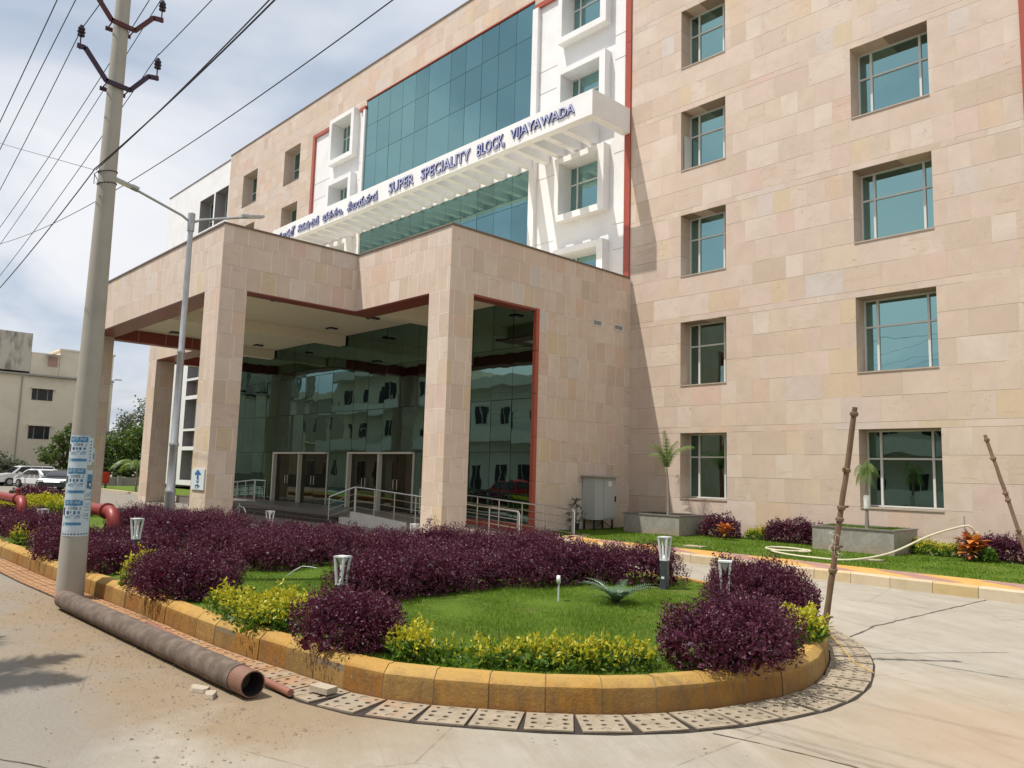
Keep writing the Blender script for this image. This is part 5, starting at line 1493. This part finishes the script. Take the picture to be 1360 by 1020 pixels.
tag(m_.build('loose_wire', M['wirey'], smooth=True), 'short yellow wire hanging over the kerb at the stick foot', 'wire')

# spike light, hose and other garden bits
t = empty('spike_light', (-6.03,6.48,.2), 'small round white disc on a short spike in the front lawn', 'spike light')
m_ = MB(); m_.tube([(-6.03,6.48,.18),(-6.03,6.48,.42)], .011, 6); m_.build('spike', M['post_white'], t)
m_ = MB(); m_.tube([(-6.045,6.465,.44),(-6.015,6.485,.44)], .046, 14); m_.build('disc', M['post_white'], t)
m_ = MB(); m_.tube([(-9.4,4.95,.20),(-9.34,5.02,.28),(-9.28,5.1,.33),(-9.18,5.16,.33)], .005, 6); m_.tube([(-9.36,4.93,.20),(-9.31,5.0,.27),(-9.28,5.08,.32)], .004, 6); m_.tube([(-9.18,5.16,.33),(-9.08,5.2,.32)], .007, 6)
tag(m_.build('lawn_sprinkler', M['galv'], smooth=True), 'thin bent metal sprinkler riser on the small rear lawn', 'sprinkler')
t = empty('garden_tap', (-15.9,7.2,.2), 'arched grey hose tap standing in the hedge left of a small bollard light', 'tap')
m_ = MB(); m_.tube([(-15.9,7.2,.2),(-15.9,7.2,.72)], .014, 6); m_.build('standpipe', M['galv'], t)
m_ = MB(); m_.tube([(-16.0,7.14,.52),(-15.97,7.15,.68),(-15.9,7.2,.76),(-15.80,7.26,.72),(-15.74,7.28,.62)], .014, 8); m_.tube([(-15.9,7.2,.76),(-15.9,7.2,.82)], .014, 8); m_.build('spout', M['galv'], t, smooth=True)
hp = [(-8.25,15.5,.19),(-8.05,15.75,.19),(-7.6,15.7,.19),(-7.45,15.35,.19),(-7.8,15.05,.19),(-8.2,15.1,.20),(-8.3,15.4,.21),(-7.95,15.62,.21),(-7.55,15.5,.20),(-7.6,15.15,.20),(-8.0,14.9,.19),(-7.5,14.55,.18),(-6.9,14.4,.18),(-6.3,14.65,.18),(-5.9,15.5,.30),(-5.5,16.4,.62),(-5.15,17.1,.80),(-5.0,17.2,.80),(-4.9,17.3,.55),(-4.88,17.32,.25)]
P3 = smooth_path([tuple(p) for p in hp], .08)
m_ = MB(); m_.tube([tuple(p) for p in P3], .020, 8); tag(m_.build('garden_hose', M['hose'], smooth=True), 'cream garden hose coiled on the lawn and arching to the croton', 'hose')
m_ = MB(); m_.tube([(-5.13,17.25,.14),(-5.13,17.25,1.0)], .014, 6); tag(m_.build('thin_post', M['galv']), 'thin grey post holding up the garden hose', 'post')
m_ = MB(); m_.box(-6.35,15.2,.146,-5.98,15.45,.168); tag(m_.build('inspection_cover', M['rubble']), 'pale square cover in the lawn below the right-hand planter', 'cover')
m_ = MB(); m_.box(-9.75,14.35,.146,-9.3,14.6,.170); tag(m_.build('inspection_cover', M['rubble']), 'pale square cover in the lawn just behind the patterned footpath', 'cover')
m_ = MB(); m_.box(-6.95,14.6,.146,-6.7,14.75,.164); tag(m_.build('inspection_cover', M['rubble']), 'small pale cover beside the hose between the two other lawn covers', 'cover')

# ------------------------------------------------------------------ cars
def car(label, loc, rz, paint, suv=False):
    t = empty('parked_car', (0,0,0)); L, Wd = (3.9, 1.62)
    H1 = .80 if suv else .72; H2 = 1.42 if suv else 1.26
    if suv: prof = [(-1.95,.30),(-1.95,.62),(-1.90,.86),(-1.62,1.34),(-1.45,H2),(.25,H2),(.55,1.36),(1.10,.90),(1.80,.78),(1.95,.62),(1.95,.28)]
    else: prof = [(-1.95,.32),(-1.97,.60),(-1.93,.86),(-1.35,.93),(-.85,1.22),(-.5,H2),(.25,H2),(.6,1.20),(1.12,.86),(1.80,.74),(1.95,.58),(1.95,.28)]
    n = len(prof)
    def sec(x, z):
        w = Wd/2 if z < .9 else Wd/2-.22*(z-.9)/(H2-.9)
        if abs(x) > 1.7: w -= .07
        return w
    m_ = MB()
    v = [(x, -sec(x, z), z) for x, z in prof]+[(x, sec(x, z), z) for x, z in prof]
    # side skin split at the belt so the greenhouse leans in
    belt = [(x, .86) for x in np.linspace(-1.9, 1.5, 8)]
    m_.add(v, [(i, i+1, n+i+1, n+i) for i in range(n-1)]+[(n-1, 0, n, 2*n-1)], 0)
    m_.add(v, [tuple(range(n-1, -1, -1)), tuple(range(n, 2*n))], 0)
    m_.build('body', paint, t, world=False)
    # glass: sides, windscreen, rear
    z0, z1 = .90, H2-.08; w0, w1 = Wd/2+.004, sec(0, z1)+.006
    for s_ in (-1, 1):
        xb0, xb1, xt0, xt1 = (-1.72,.95,-1.50,.50) if suv else (-1.15,.92,-.72,.48)
        m_ = MB()
        for f0, f1 in ((0,.33),(.36,.66),(.69,1)):
            a, b = xb0+(xb1-xb0)*f0, xb0+(xb1-xb0)*f1; c, e = xt0+(xt1-xt0)*f0, xt0+(xt1-xt0)*f1
            m_.add([(a,s_*(w0),z0),(b,s_*(w0),z0),(e,s_*w1,z1),(c,s_*w1,z1)], [(0,1,2,3) if s_ < 0 else (3,2,1,0)])
        m_.build('side_window', M['carglass'], t, world=False)
    m_ = MB(); xr0, xr1 = (-1.89,-1.64) if suv else (-1.40,-.86); zr0, zr1 = (.92,1.30) if suv else (.945,1.20)
    m_.add([(xr0-.01,-.62,zr0),(xr0-.01,.62,zr0),(xr1-.02,.56,zr1),(xr1-.02,-.56,zr1)], [(0,3,2,1)]); m_.build('rear_window', M['carglass'], t, world=False)
    m_ = MB(); m_.add([(1.10,-.66,.91),(1.10,.66,.91),(.60,.58,H2-.10),(.60,-.58,H2-.10)], [(0,1,2,3)]); m_.build('windscreen', M['carglass'], t, world=False)
    for x in (-1.22, 1.22):
        for s_ in (-1, 1):
            m_ = MB(); m_.tube([(x,s_*.66,.29),(x,s_*.83,.29)], .29, 20); w_ = m_.build('wheel', M['tyre'], t, world=False)
            m_ = MB(); m_.tube([(x,s_*.80,.29),(x,s_*.84,.29)], .17, 14); m_.build('rim', M['rim'], w_, world=False)
    for s_ in (-1, 1):
        m_ = MB(); m_.box(-1.975,min(s_*.50,s_*.74),.70,-1.90,max(s_*.50,s_*.74),.88); m_.build('tail_light', M['taillight'], t, world=False)
        m_ = MB(); m_.box(1.86,min(s_*.48,s_*.72),.58,1.965,max(s_*.48,s_*.72),.70); m_.build('headlight', M['lampglass'], t, world=False)
        m_ = MB(); m_.box(.62,min(s_*.82,s_*.95),.90,.74,max(s_*.82,s_*.95),1.0); m_.build('wing_mirror', paint, t, world=False)
    m_ = MB(); m_.box(-2.0,-.70,.34,-1.93,.70,.50); m_.build('bumper', M['cardark'] if suv else paint, t, world=False)
    t.location = loc; t.rotation_euler = (0,0,rz); t.scale = (.87,.87,.87)
    return tag(t, label, 'car', 'parked cars')
car('white parked SUV seen from the side, leftmost of the parked cars', (-55.8,11.4,0), math.radians(-82), M['carwhite'], True)
car('white parked saloon seen from behind with red tail light', (-51.6,11.35,0), math.radians(196), M['carwhite'])
car('dark grey parked car nearest to the poster-covered pole', (-46.9,11.45,0), math.radians(-35), M['cardark'])

# ------------------------------------------------------------------ background on the left
XB_ = -64.0
bb = empty('apartment_building', (-68,14,0), 'stained cream block of flats beyond the parked cars', 'building')
m_ = MB()
m_.box(-76,-6,0,XB_,12.72,7.75); m_.box(-76,12.72,0,XB_,18.3,7.60)
m_.build('wall', M['bcream'], bb)
m_ = MB(); m_.box(-75.9,-6,7.90,XB_+.02,12.70,10.66); m_.build('parapet', M['bstain'], bb)
m_ = MB(); m_.box(-75.9,12.72,7.76,XB_-.02,14.55,9.33); m_.box(-75.9,14.56,7.76,XB_+.01,18.2,9.66); m_.box(-75.9,14.5,9.661,XB_+.06,18.3,9.80); m_.build('parapet', M['bcream'], bb)
m_ = MB(); m_.box(XB_+.001,-6,7.62,XB_+.25,18.3,7.74); m_.build('ledge', M['bgrey'], bb)
for (a, b, c, d) in ((12.98,14.30,5.90,6.70),(12.98,14.30,3.12,4.03),(12.9,15.5,.3,1.2),(6.2,7.5,5.9,6.8),(6.2,7.5,3.1,4.0),(2,3.3,5.9,6.8),(2,3.3,3.1,4.0)):
    m_ = MB(); m_.box(XB_+.002,a,c,XB_+.03,b,d); f_ = m_.build('window', M['darkwin'], bb)
    m_ = MB(); m_.box(XB_+.002,a-.1,d+.01,XB_+.35,b+.12,d+.09); m_.build('sunshade', M['bcream'], f_)
    m_ = MB()
    for k in (1, 3): m_.box(XB_+.031,a+(b-a)*k/4-.02,c,XB_+.045,a+(b-a)*k/4+.02,d)
    m_.build('window_bar', M['bgrey'], f_)
m_ = MB(); m_.box(XB_+.0,13.80,8.42,XB_+.03,14.42,9.12); f_ = m_.build('window', simple('faded_pink_board', (.42,.26,.22), .8), bb)
m_ = MB(); m_.add([(XB_,13.6,9.20),(XB_+.6,13.6,9.12),(XB_+.6,14.5,9.42),(XB_,14.5,9.50)], [(0,1,2,3)]); m_.build('sunshade', M['darkwin'], f_)
m_ = MB()
for p in (12.3,): m_.tube([(XB_+.06,p,0),(XB_+.06,p,7.5)], .04, 6)
m_.build('drain_pipe', M['bgrey'], bb)
# boundary walls
m_ = MB(); m_.box(-59.2,-6,0,-59,14.4,1.0); m_.box(-59.25,-6,1.001,-58.95,14.4,1.04); tag(m_.build('boundary_wall', M['wallgrey']), 'grey boundary wall behind the parked cars', 'wall')
m_ = MB(); m_.box(-55,12.8,0,-54.8,36,.62)
for k in range(7): m_.box(-54.79,13.2+k*3.2,0,-54.6,13.5+k*3.2,.72)
tag(m_.build('boundary_wall', M['wallgrey']), 'low grey garden wall with piers behind the red fire box', 'wall')
MB().box(-54,13.6,.0,-36,30,.10).build('far_lawn', M['lawn'])['kind'] = 'structure'
MB().box(-54,13.4,.0,-36,13.598,.12).build('far_kerb', M['kerb2'])['kind'] = 'structure'
fb = empty('fire_hose_box', (-49.5,14.0,.1), 'red fire hose box on two legs before the low garden wall', 'fire box')
m_ = MB(); m_.box(-49.8,13.55,.38,-49.3,14.35,1.02); m_.build('box', M['firebox'], fb)
m_ = MB(); m_.box(-49.299,13.6,.42,-49.28,14.3,.98); m_.build('door', M['firebox'], fb)
for y in (13.62,14.18): m_ = MB(); m_.box(-49.6,y,.1,-49.45,y+.09,.379); m_.build('leg', M['wallgrey'], fb)
# second far lamp
t = empty('far_lamp_post', (-50,12.5,0), 'distant slim lamp post between the porch columns', 'street lamp')
m_ = MB(); m_.tube([(-58,16.35,0),(-58,16.35,7.5)], [.07,.05], 8); m_.build('post', M['galv'], t)
m_ = MB(); m_.tube([(-58,16.35,7.2),(-58,16.8,7.3)], .03, 6); m_.box(-58.08,16.7,7.27,-57.92,17.1,7.35); m_.build('lamp_head', M['galv'], t)

def tree(name, label, loc, blobs, mat, n, L, Wd, trunk_h, seed, group=None, holes=.35, rad=.18):
    t = empty(name, loc, label, 'tree', group); rng = np.random.default_rng(seed); rg = random.Random(seed)
    P = []
    tot = sum(b[3]**2 for b in blobs)
    for (cx, cy, cz, r) in blobs:
        k = int(n*r*r/tot); ncl = max(6, int(26*r))
        # leaves gather in clusters on the blob, leaving gaps
        cdir = rng.normal(0, 1, (ncl, 3)); cdir /= np.linalg.norm(cdir, axis=1)[:, None]
        cc = cdir*(r*rng.uniform(.45, 1.05, ncl))[:, None]
        ci = rng.integers(0, ncl, k)
        p = cc[ci]+rng.normal(0, r*.17, (k, 3))
        P.append(p*[1,1,.85]+[cx, cy, cz])
    P = np.concatenate(P)
    quads_object('crown', leaf_quads(P, P*0, L, Wd, rng, 1), mat, t)
    m_ = MB(); m_.tube([(0,0,-.1),(.05,0,trunk_h*.5),(0,.05,trunk_h)], [rad*1.3,rad,rad*.8], 8)
    for (cx, cy, cz, r) in blobs:
        m_.tube([(0,.05,trunk_h*.85),(cx*.5,cy*.5,(trunk_h+cz)*.5),(cx,cy,cz)], [rad*.6,rad*.35,.02], 5)
        for q in range(5):
            a = rg.uniform(0, 6.28); m_.tube([(cx*.6,cy*.6,(trunk_h+cz*1.5)*.4+.0),(cx+r*.5*math.cos(a),cy+r*.5*math.sin(a),cz),(cx+r*.9*math.cos(a),cy+r*.9*math.sin(a),cz+r*.45)], [rad*.2,.02,.008], 4)
    m_.build('trunk', M['twig'], t, world=False)
    return t
TR = 'trees beyond the garden wall'
tree('tall_tree', 'tall airy greyish tree rising between the porch columns', (-62,22.0,0), [(0,0,6.6,1.5),(.3,.9,7.8,1.0),(-.4,-1.0,5.6,1.5),(0,1.8,5.4,1.4),(0,-2.4,4.2,1.5),(0,-3.4,3.2,1.3),(.2,.9,8.8,.55),(0,-.6,7.7,.7)], M['leaf_greytree'], 7000, .22, .14, 3.5, 51, TR)
tree('leafy_tree', 'dense green leafy tree below the tall airy tree', (-60,20.4,0), [(0,0,3.6,1.7),(0,1.8,3.2,1.6),(.3,-1.7,3.0,1.5),(0,3.4,3.6,1.6),(.5,.5,1.8,1.8),(.5,-1.4,1.4,1.4),(.5,2.6,1.6,1.7),(0,-2.8,2.6,1.3),(0,-2.8,1.4,1.3)], M['leaf_tree'], 12000, .24, .17, 1.8, 52, TR)
tree('leafy_tree', 'small green tree just left of the poster-covered pole', (-60.5,14.5,0), [(0,0,2.9,.8),(0,.7,3.6,.7),(0,-.6,2.0,.8),(0,.5,1.5,.9)], M['leaf_tree'], 3500, .18, .12, 1.4, 53, TR)
tree('leafy_tree', 'grey-green bushy tree above the boundary wall at the left edge', (-57,8.9,0), [(0,0,1.5,1.0),(0,1.2,1.3,.9),(0,-1.2,1.5,1.1),(0,2.1,1.1,.6)], M['leaf_greytree'], 6000, .18, .12, .8, 54, TR)
tree('leafy_tree', 'dark green bush left of the white parked cars', (-30,4.0,0), [(0,0,.55,.8),(-1.2,0,.6,.8),(1,0,.4,.6)], M['leaf_greytree'], 4000, .09, .05, .3, 55, TR)
palm('young_palm', 'small pale green palm on the far lawn beside the red fire box', (-42.8,13.75,.1), 1.35, 9, 1.5, 11, 1.4, 0, .05, None, up=.75)
tree('leafy_tree', 'dark tree mass seen behind the rear lawn between the columns', (-58,27,0), [(0,0,2.2,2.4),(0,3,2,2.2),(0,-2.4,1.6,1.8),(0,5.5,2.4,2.4)], M['leaf_tree'], 7000, .26, .18, 1.5, 56, TR)

# ------------------------------------------------------------------ across the street (behind the camera; seen mirrored in the glass)
def house(label, x0, x1, y1, y0, h, storeys, matk, seed, balc=True):
    t = empty('street_house', ((x0+x1)/2, y1, 0), label, 'building', 'houses across the street'); rg = random.Random(seed)
    m_ = MB(); m_.box(x0, y0, 0, x1, y1, h); m_.build('wall', M[matk], t)
    sh = h/storeys
    m_ = MB()
    for k in range(1, storeys+1):
        d_ = 1.1 if balc else .25
        m_.box(x0-.1, y1+.001, k*sh-.14, x1+.1, y1+d_, k*sh)
        if balc and k < storeys: m_.box(x0-.1, y1+d_-.1, k*sh+.001, x1+.1, y1+d_, k*sh+.75)
        if k == storeys: m_.box(x0-.1, y1+d_-.12, k*sh+.001, x1+.1, y1+d_, k*sh+.6)
    m_.build('balcony', M['bcream'] if matk == 'bgrey' else M['plaster_w'], t)
    for k in range(storeys):
        x = x0+1.0
        while x < x1-1.4:
            w = rg.choice([.9, 1.2, 1.4]); m_ = MB(); zz = k*sh+(.25 if k == 0 and rg.random() < .5 else 1.0)
            m_.box(x, y1+.002, zz, x+w, y1+.03, k*sh+2.25); f_ = m_.build('window', M['darkwin'], t)
            m_ = MB(); m_.box(x-.08, y1+.0025, k*sh+2.26, x+w+.08, y1+.06, k*sh+2.34); m_.box(x+w/2-.03, y1+.031, zz, x+w/2+.03, y1+.045, k*sh+2.24); m_.build('window_bar', M['plaster_w'], f_)
            x += w+rg.uniform(1.0, 2.2)
    return t
house('three-storey cream house with balconies across the street', -62, -45, -8, -20, 9.6, 3, 'bcream', 1)
house('two-storey white house with balconies across the street', -43.5, -27, -7.5, -18, 7.6, 2, 'plaster_w', 2)
house('plain grey house across the street, far left', -86, -65, -10, -22, 8.4, 2, 'bgrey', 3, False)
house('low cream house across the street behind the viewer', -25, -9, -9, -20, 6.6, 2, 'bcream', 4)
house('two-storey grey house across the street, right of the viewer', -6, 14, -10, -22, 7.4, 2, 'bgrey', 5)
m_ = MB(); m_.box(-30,-5.2,0,12,-5.0,1.3); tag(m_.build('boundary_wall', M['plaster_w']), 'white compound wall across the street behind the viewer', 'wall')
for (x, y, s) in ((-2,-6.8,63),):
    tree('street_tree', {61:'roadside tree opposite the porch',62:'roadside tree across the street beside the low cream house',63:'roadside tree across the street by the grey house'}[s], (x,y,0), [(0,0,3.4,1.3),(.8,.5,2.9,1.0),(-.8,-.3,2.8,1.0),(0,0,4.3,.9)], M['leaf_tree'], 3000, .2, .14, 2.2, s)
car('dark red car parked across the street behind the viewer', (-33.5,-2.6,0), math.radians(178), M['carred'], True)
car('white car parked across the street behind the viewer', (-27,-2.6,0), math.radians(3), M['carwhite'])
palm('roadside_palm', 'tall roadside palm out of view whose fronds shade the road', (-8.65,-1.85,0), 5.6, 15, 1.9, 21, .9, .15, .11, None, .026, .55)

# ------------------------------------------------------------------ camera, light, world
cam = bpy.data.cameras.new('camera'); co_ = bpy.data.objects.new('camera', cam); COL.objects.link(co_)
cam.sensor_width = 36; cam.lens = 1030.13/1360*36; cam.clip_end = 2000; cam.clip_start = .05
pitch, roll, yaw = math.radians(6.56912), math.radians(1.5955), math.radians(-46.71897)
F = Vector((math.sin(yaw)*math.cos(pitch), math.cos(yaw)*math.cos(pitch), math.sin(pitch)))
r0 = Vector((math.cos(yaw), -math.sin(yaw), 0)); u0 = r0.cross(F)
rr_ = r0*math.cos(roll)+u0*math.sin(roll); uu_ = u0*math.cos(roll)-r0*math.sin(roll)
Mx = Matrix((rr_, uu_, -F)).transposed().to_4x4(); Mx.translation = Vector((0, 0, 1.6))
co_.matrix_world = Mx
scene.camera = co_

SUNV = Vector((-.99, -1.83, 4.48)).normalized()
el = math.asin(SUNV.z); az = math.atan2(SUNV.x, SUNV.y)
ld = bpy.data.lights.new('sun', 'SUN'); lo = bpy.data.objects.new('sun', ld); COL.objects.link(lo)
ld.energy = 4.6; ld.angle = math.radians(.55); ld.color = (1, .955, .89)
lo.rotation_euler = (-SUNV).to_track_quat('-Z', 'Y').to_euler(); lo.location = (0, -20, 40)

w = bpy.data.worlds.new('World'); scene.world = w; w.use_nodes = True
nt = w.node_tree; nt.nodes.clear()
N_ = lambda t_, **k: (lambda nd: ([setattr(nd, a, b) for a, b in k.items()], nd)[1])(nt.nodes.new(t_))
out = N_('ShaderNodeOutputWorld'); bg = N_('ShaderNodeBackground'); sky = N_('ShaderNodeTexSky')
sky.sky_type = 'NISHITA'; sky.sun_disc = False; sky.sun_elevation = el; sky.sun_rotation = az; sky.air_density = 1.2; sky.dust_density = 2.5
tc = N_('ShaderNodeTexCoord'); sep = N_('ShaderNodeSeparateXYZ'); nt.links.new(tc.outputs['Generated'], sep.inputs[0])
def mth(op, a, b):
    nd = N_('ShaderNodeMath', operation=op)
    for i, q in enumerate((a, b)):
        if isinstance(q, bpy.types.NodeSocket): nt.links.new(q, nd.inputs[i])
        else: nd.inputs[i].default_value = q
    return nd.outputs[0]
zz = mth('ADD', mth('MAXIMUM', sep.outputs[2], 0.0), .22)
cb = N_('ShaderNodeCombineXYZ'); nt.links.new(mth('DIVIDE', sep.outputs[0], zz), cb.inputs[0]); nt.links.new(mth('DIVIDE', sep.outputs[1], zz), cb.inputs[1])
def nz(scale, detail, off, rough=.55, dist=0.3):
    va = N_('ShaderNodeVectorMath', operation='ADD'); nt.links.new(cb.outputs[0], va.inputs[0]); va.inputs[1].default_value = off
    n1 = N_('ShaderNodeTexNoise'); nt.links.new(va.outputs[0], n1.inputs['Vector']); n1.inputs['Scale'].default_value = scale; n1.inputs['Detail'].default_value = detail
    n1.inputs['Roughness'].default_value = rough; n1.inputs['Distortion'].default_value = dist
    return n1.outputs['Fac']
def rmp(f, stops):
    nd = N_('ShaderNodeValToRGB'); nt.links.new(f, nd.inputs[0]); cr = nd.color_ramp
    cr.elements[0].position = stops[0][0]; cr.elements[0].color = (*stops[0][1], 1); cr.elements[1].position = stops[-1][0]; cr.elements[1].color = (*stops[-1][1], 1)
    for p, c in stops[1:-1]:
        e = cr.elements.new(p); e.color = (*c, 1)
    return nd.outputs[0]
# strength stays at 0.1: cloud radiance is given at ten times its value
cloud = rmp(nz(1.35, 5, (3.1, 1.7, 0), .5, .6), [(.30, (4.1,4.9,6.2)), (.40, (5.3,6.0,7.1)), (.50, (7.0,7.4,8.1)), (.62, (8.6,8.7,9.0))])
mask = rmp(nz(.55, 5, (8.4, 2.2, 0)), [(.30, (.72,.72,.72)), (.55, (.96,.96,.96))])
mx = N_('ShaderNodeMix', data_type='RGBA'); nt.links.new(mask, mx.inputs[0]); nt.links.new(sky.outputs[0], mx.inputs[6]); nt.links.new(cloud, mx.inputs[7])
nt.links.new(mx.outputs[2], bg.inputs[0]); bg.inputs[1].default_value = .1
nt.links.new(bg.outputs[0], out.inputs[0])

vs = scene.view_settings
vs.view_transform = 'Standard'; vs.look = 'None'; vs.gamma = 1; vs.exposure = 0.12; vs.use_curve_mapping = False
scene.cycles.max_bounces = 8; scene.cycles.diffuse_bounces = 3; scene.cycles.glossy_bounces = 4; scene.cycles.transmission_bounces = 4
scene.cycles.use_denoising = True
scene.cycles.sample_clamp_indirect = 6
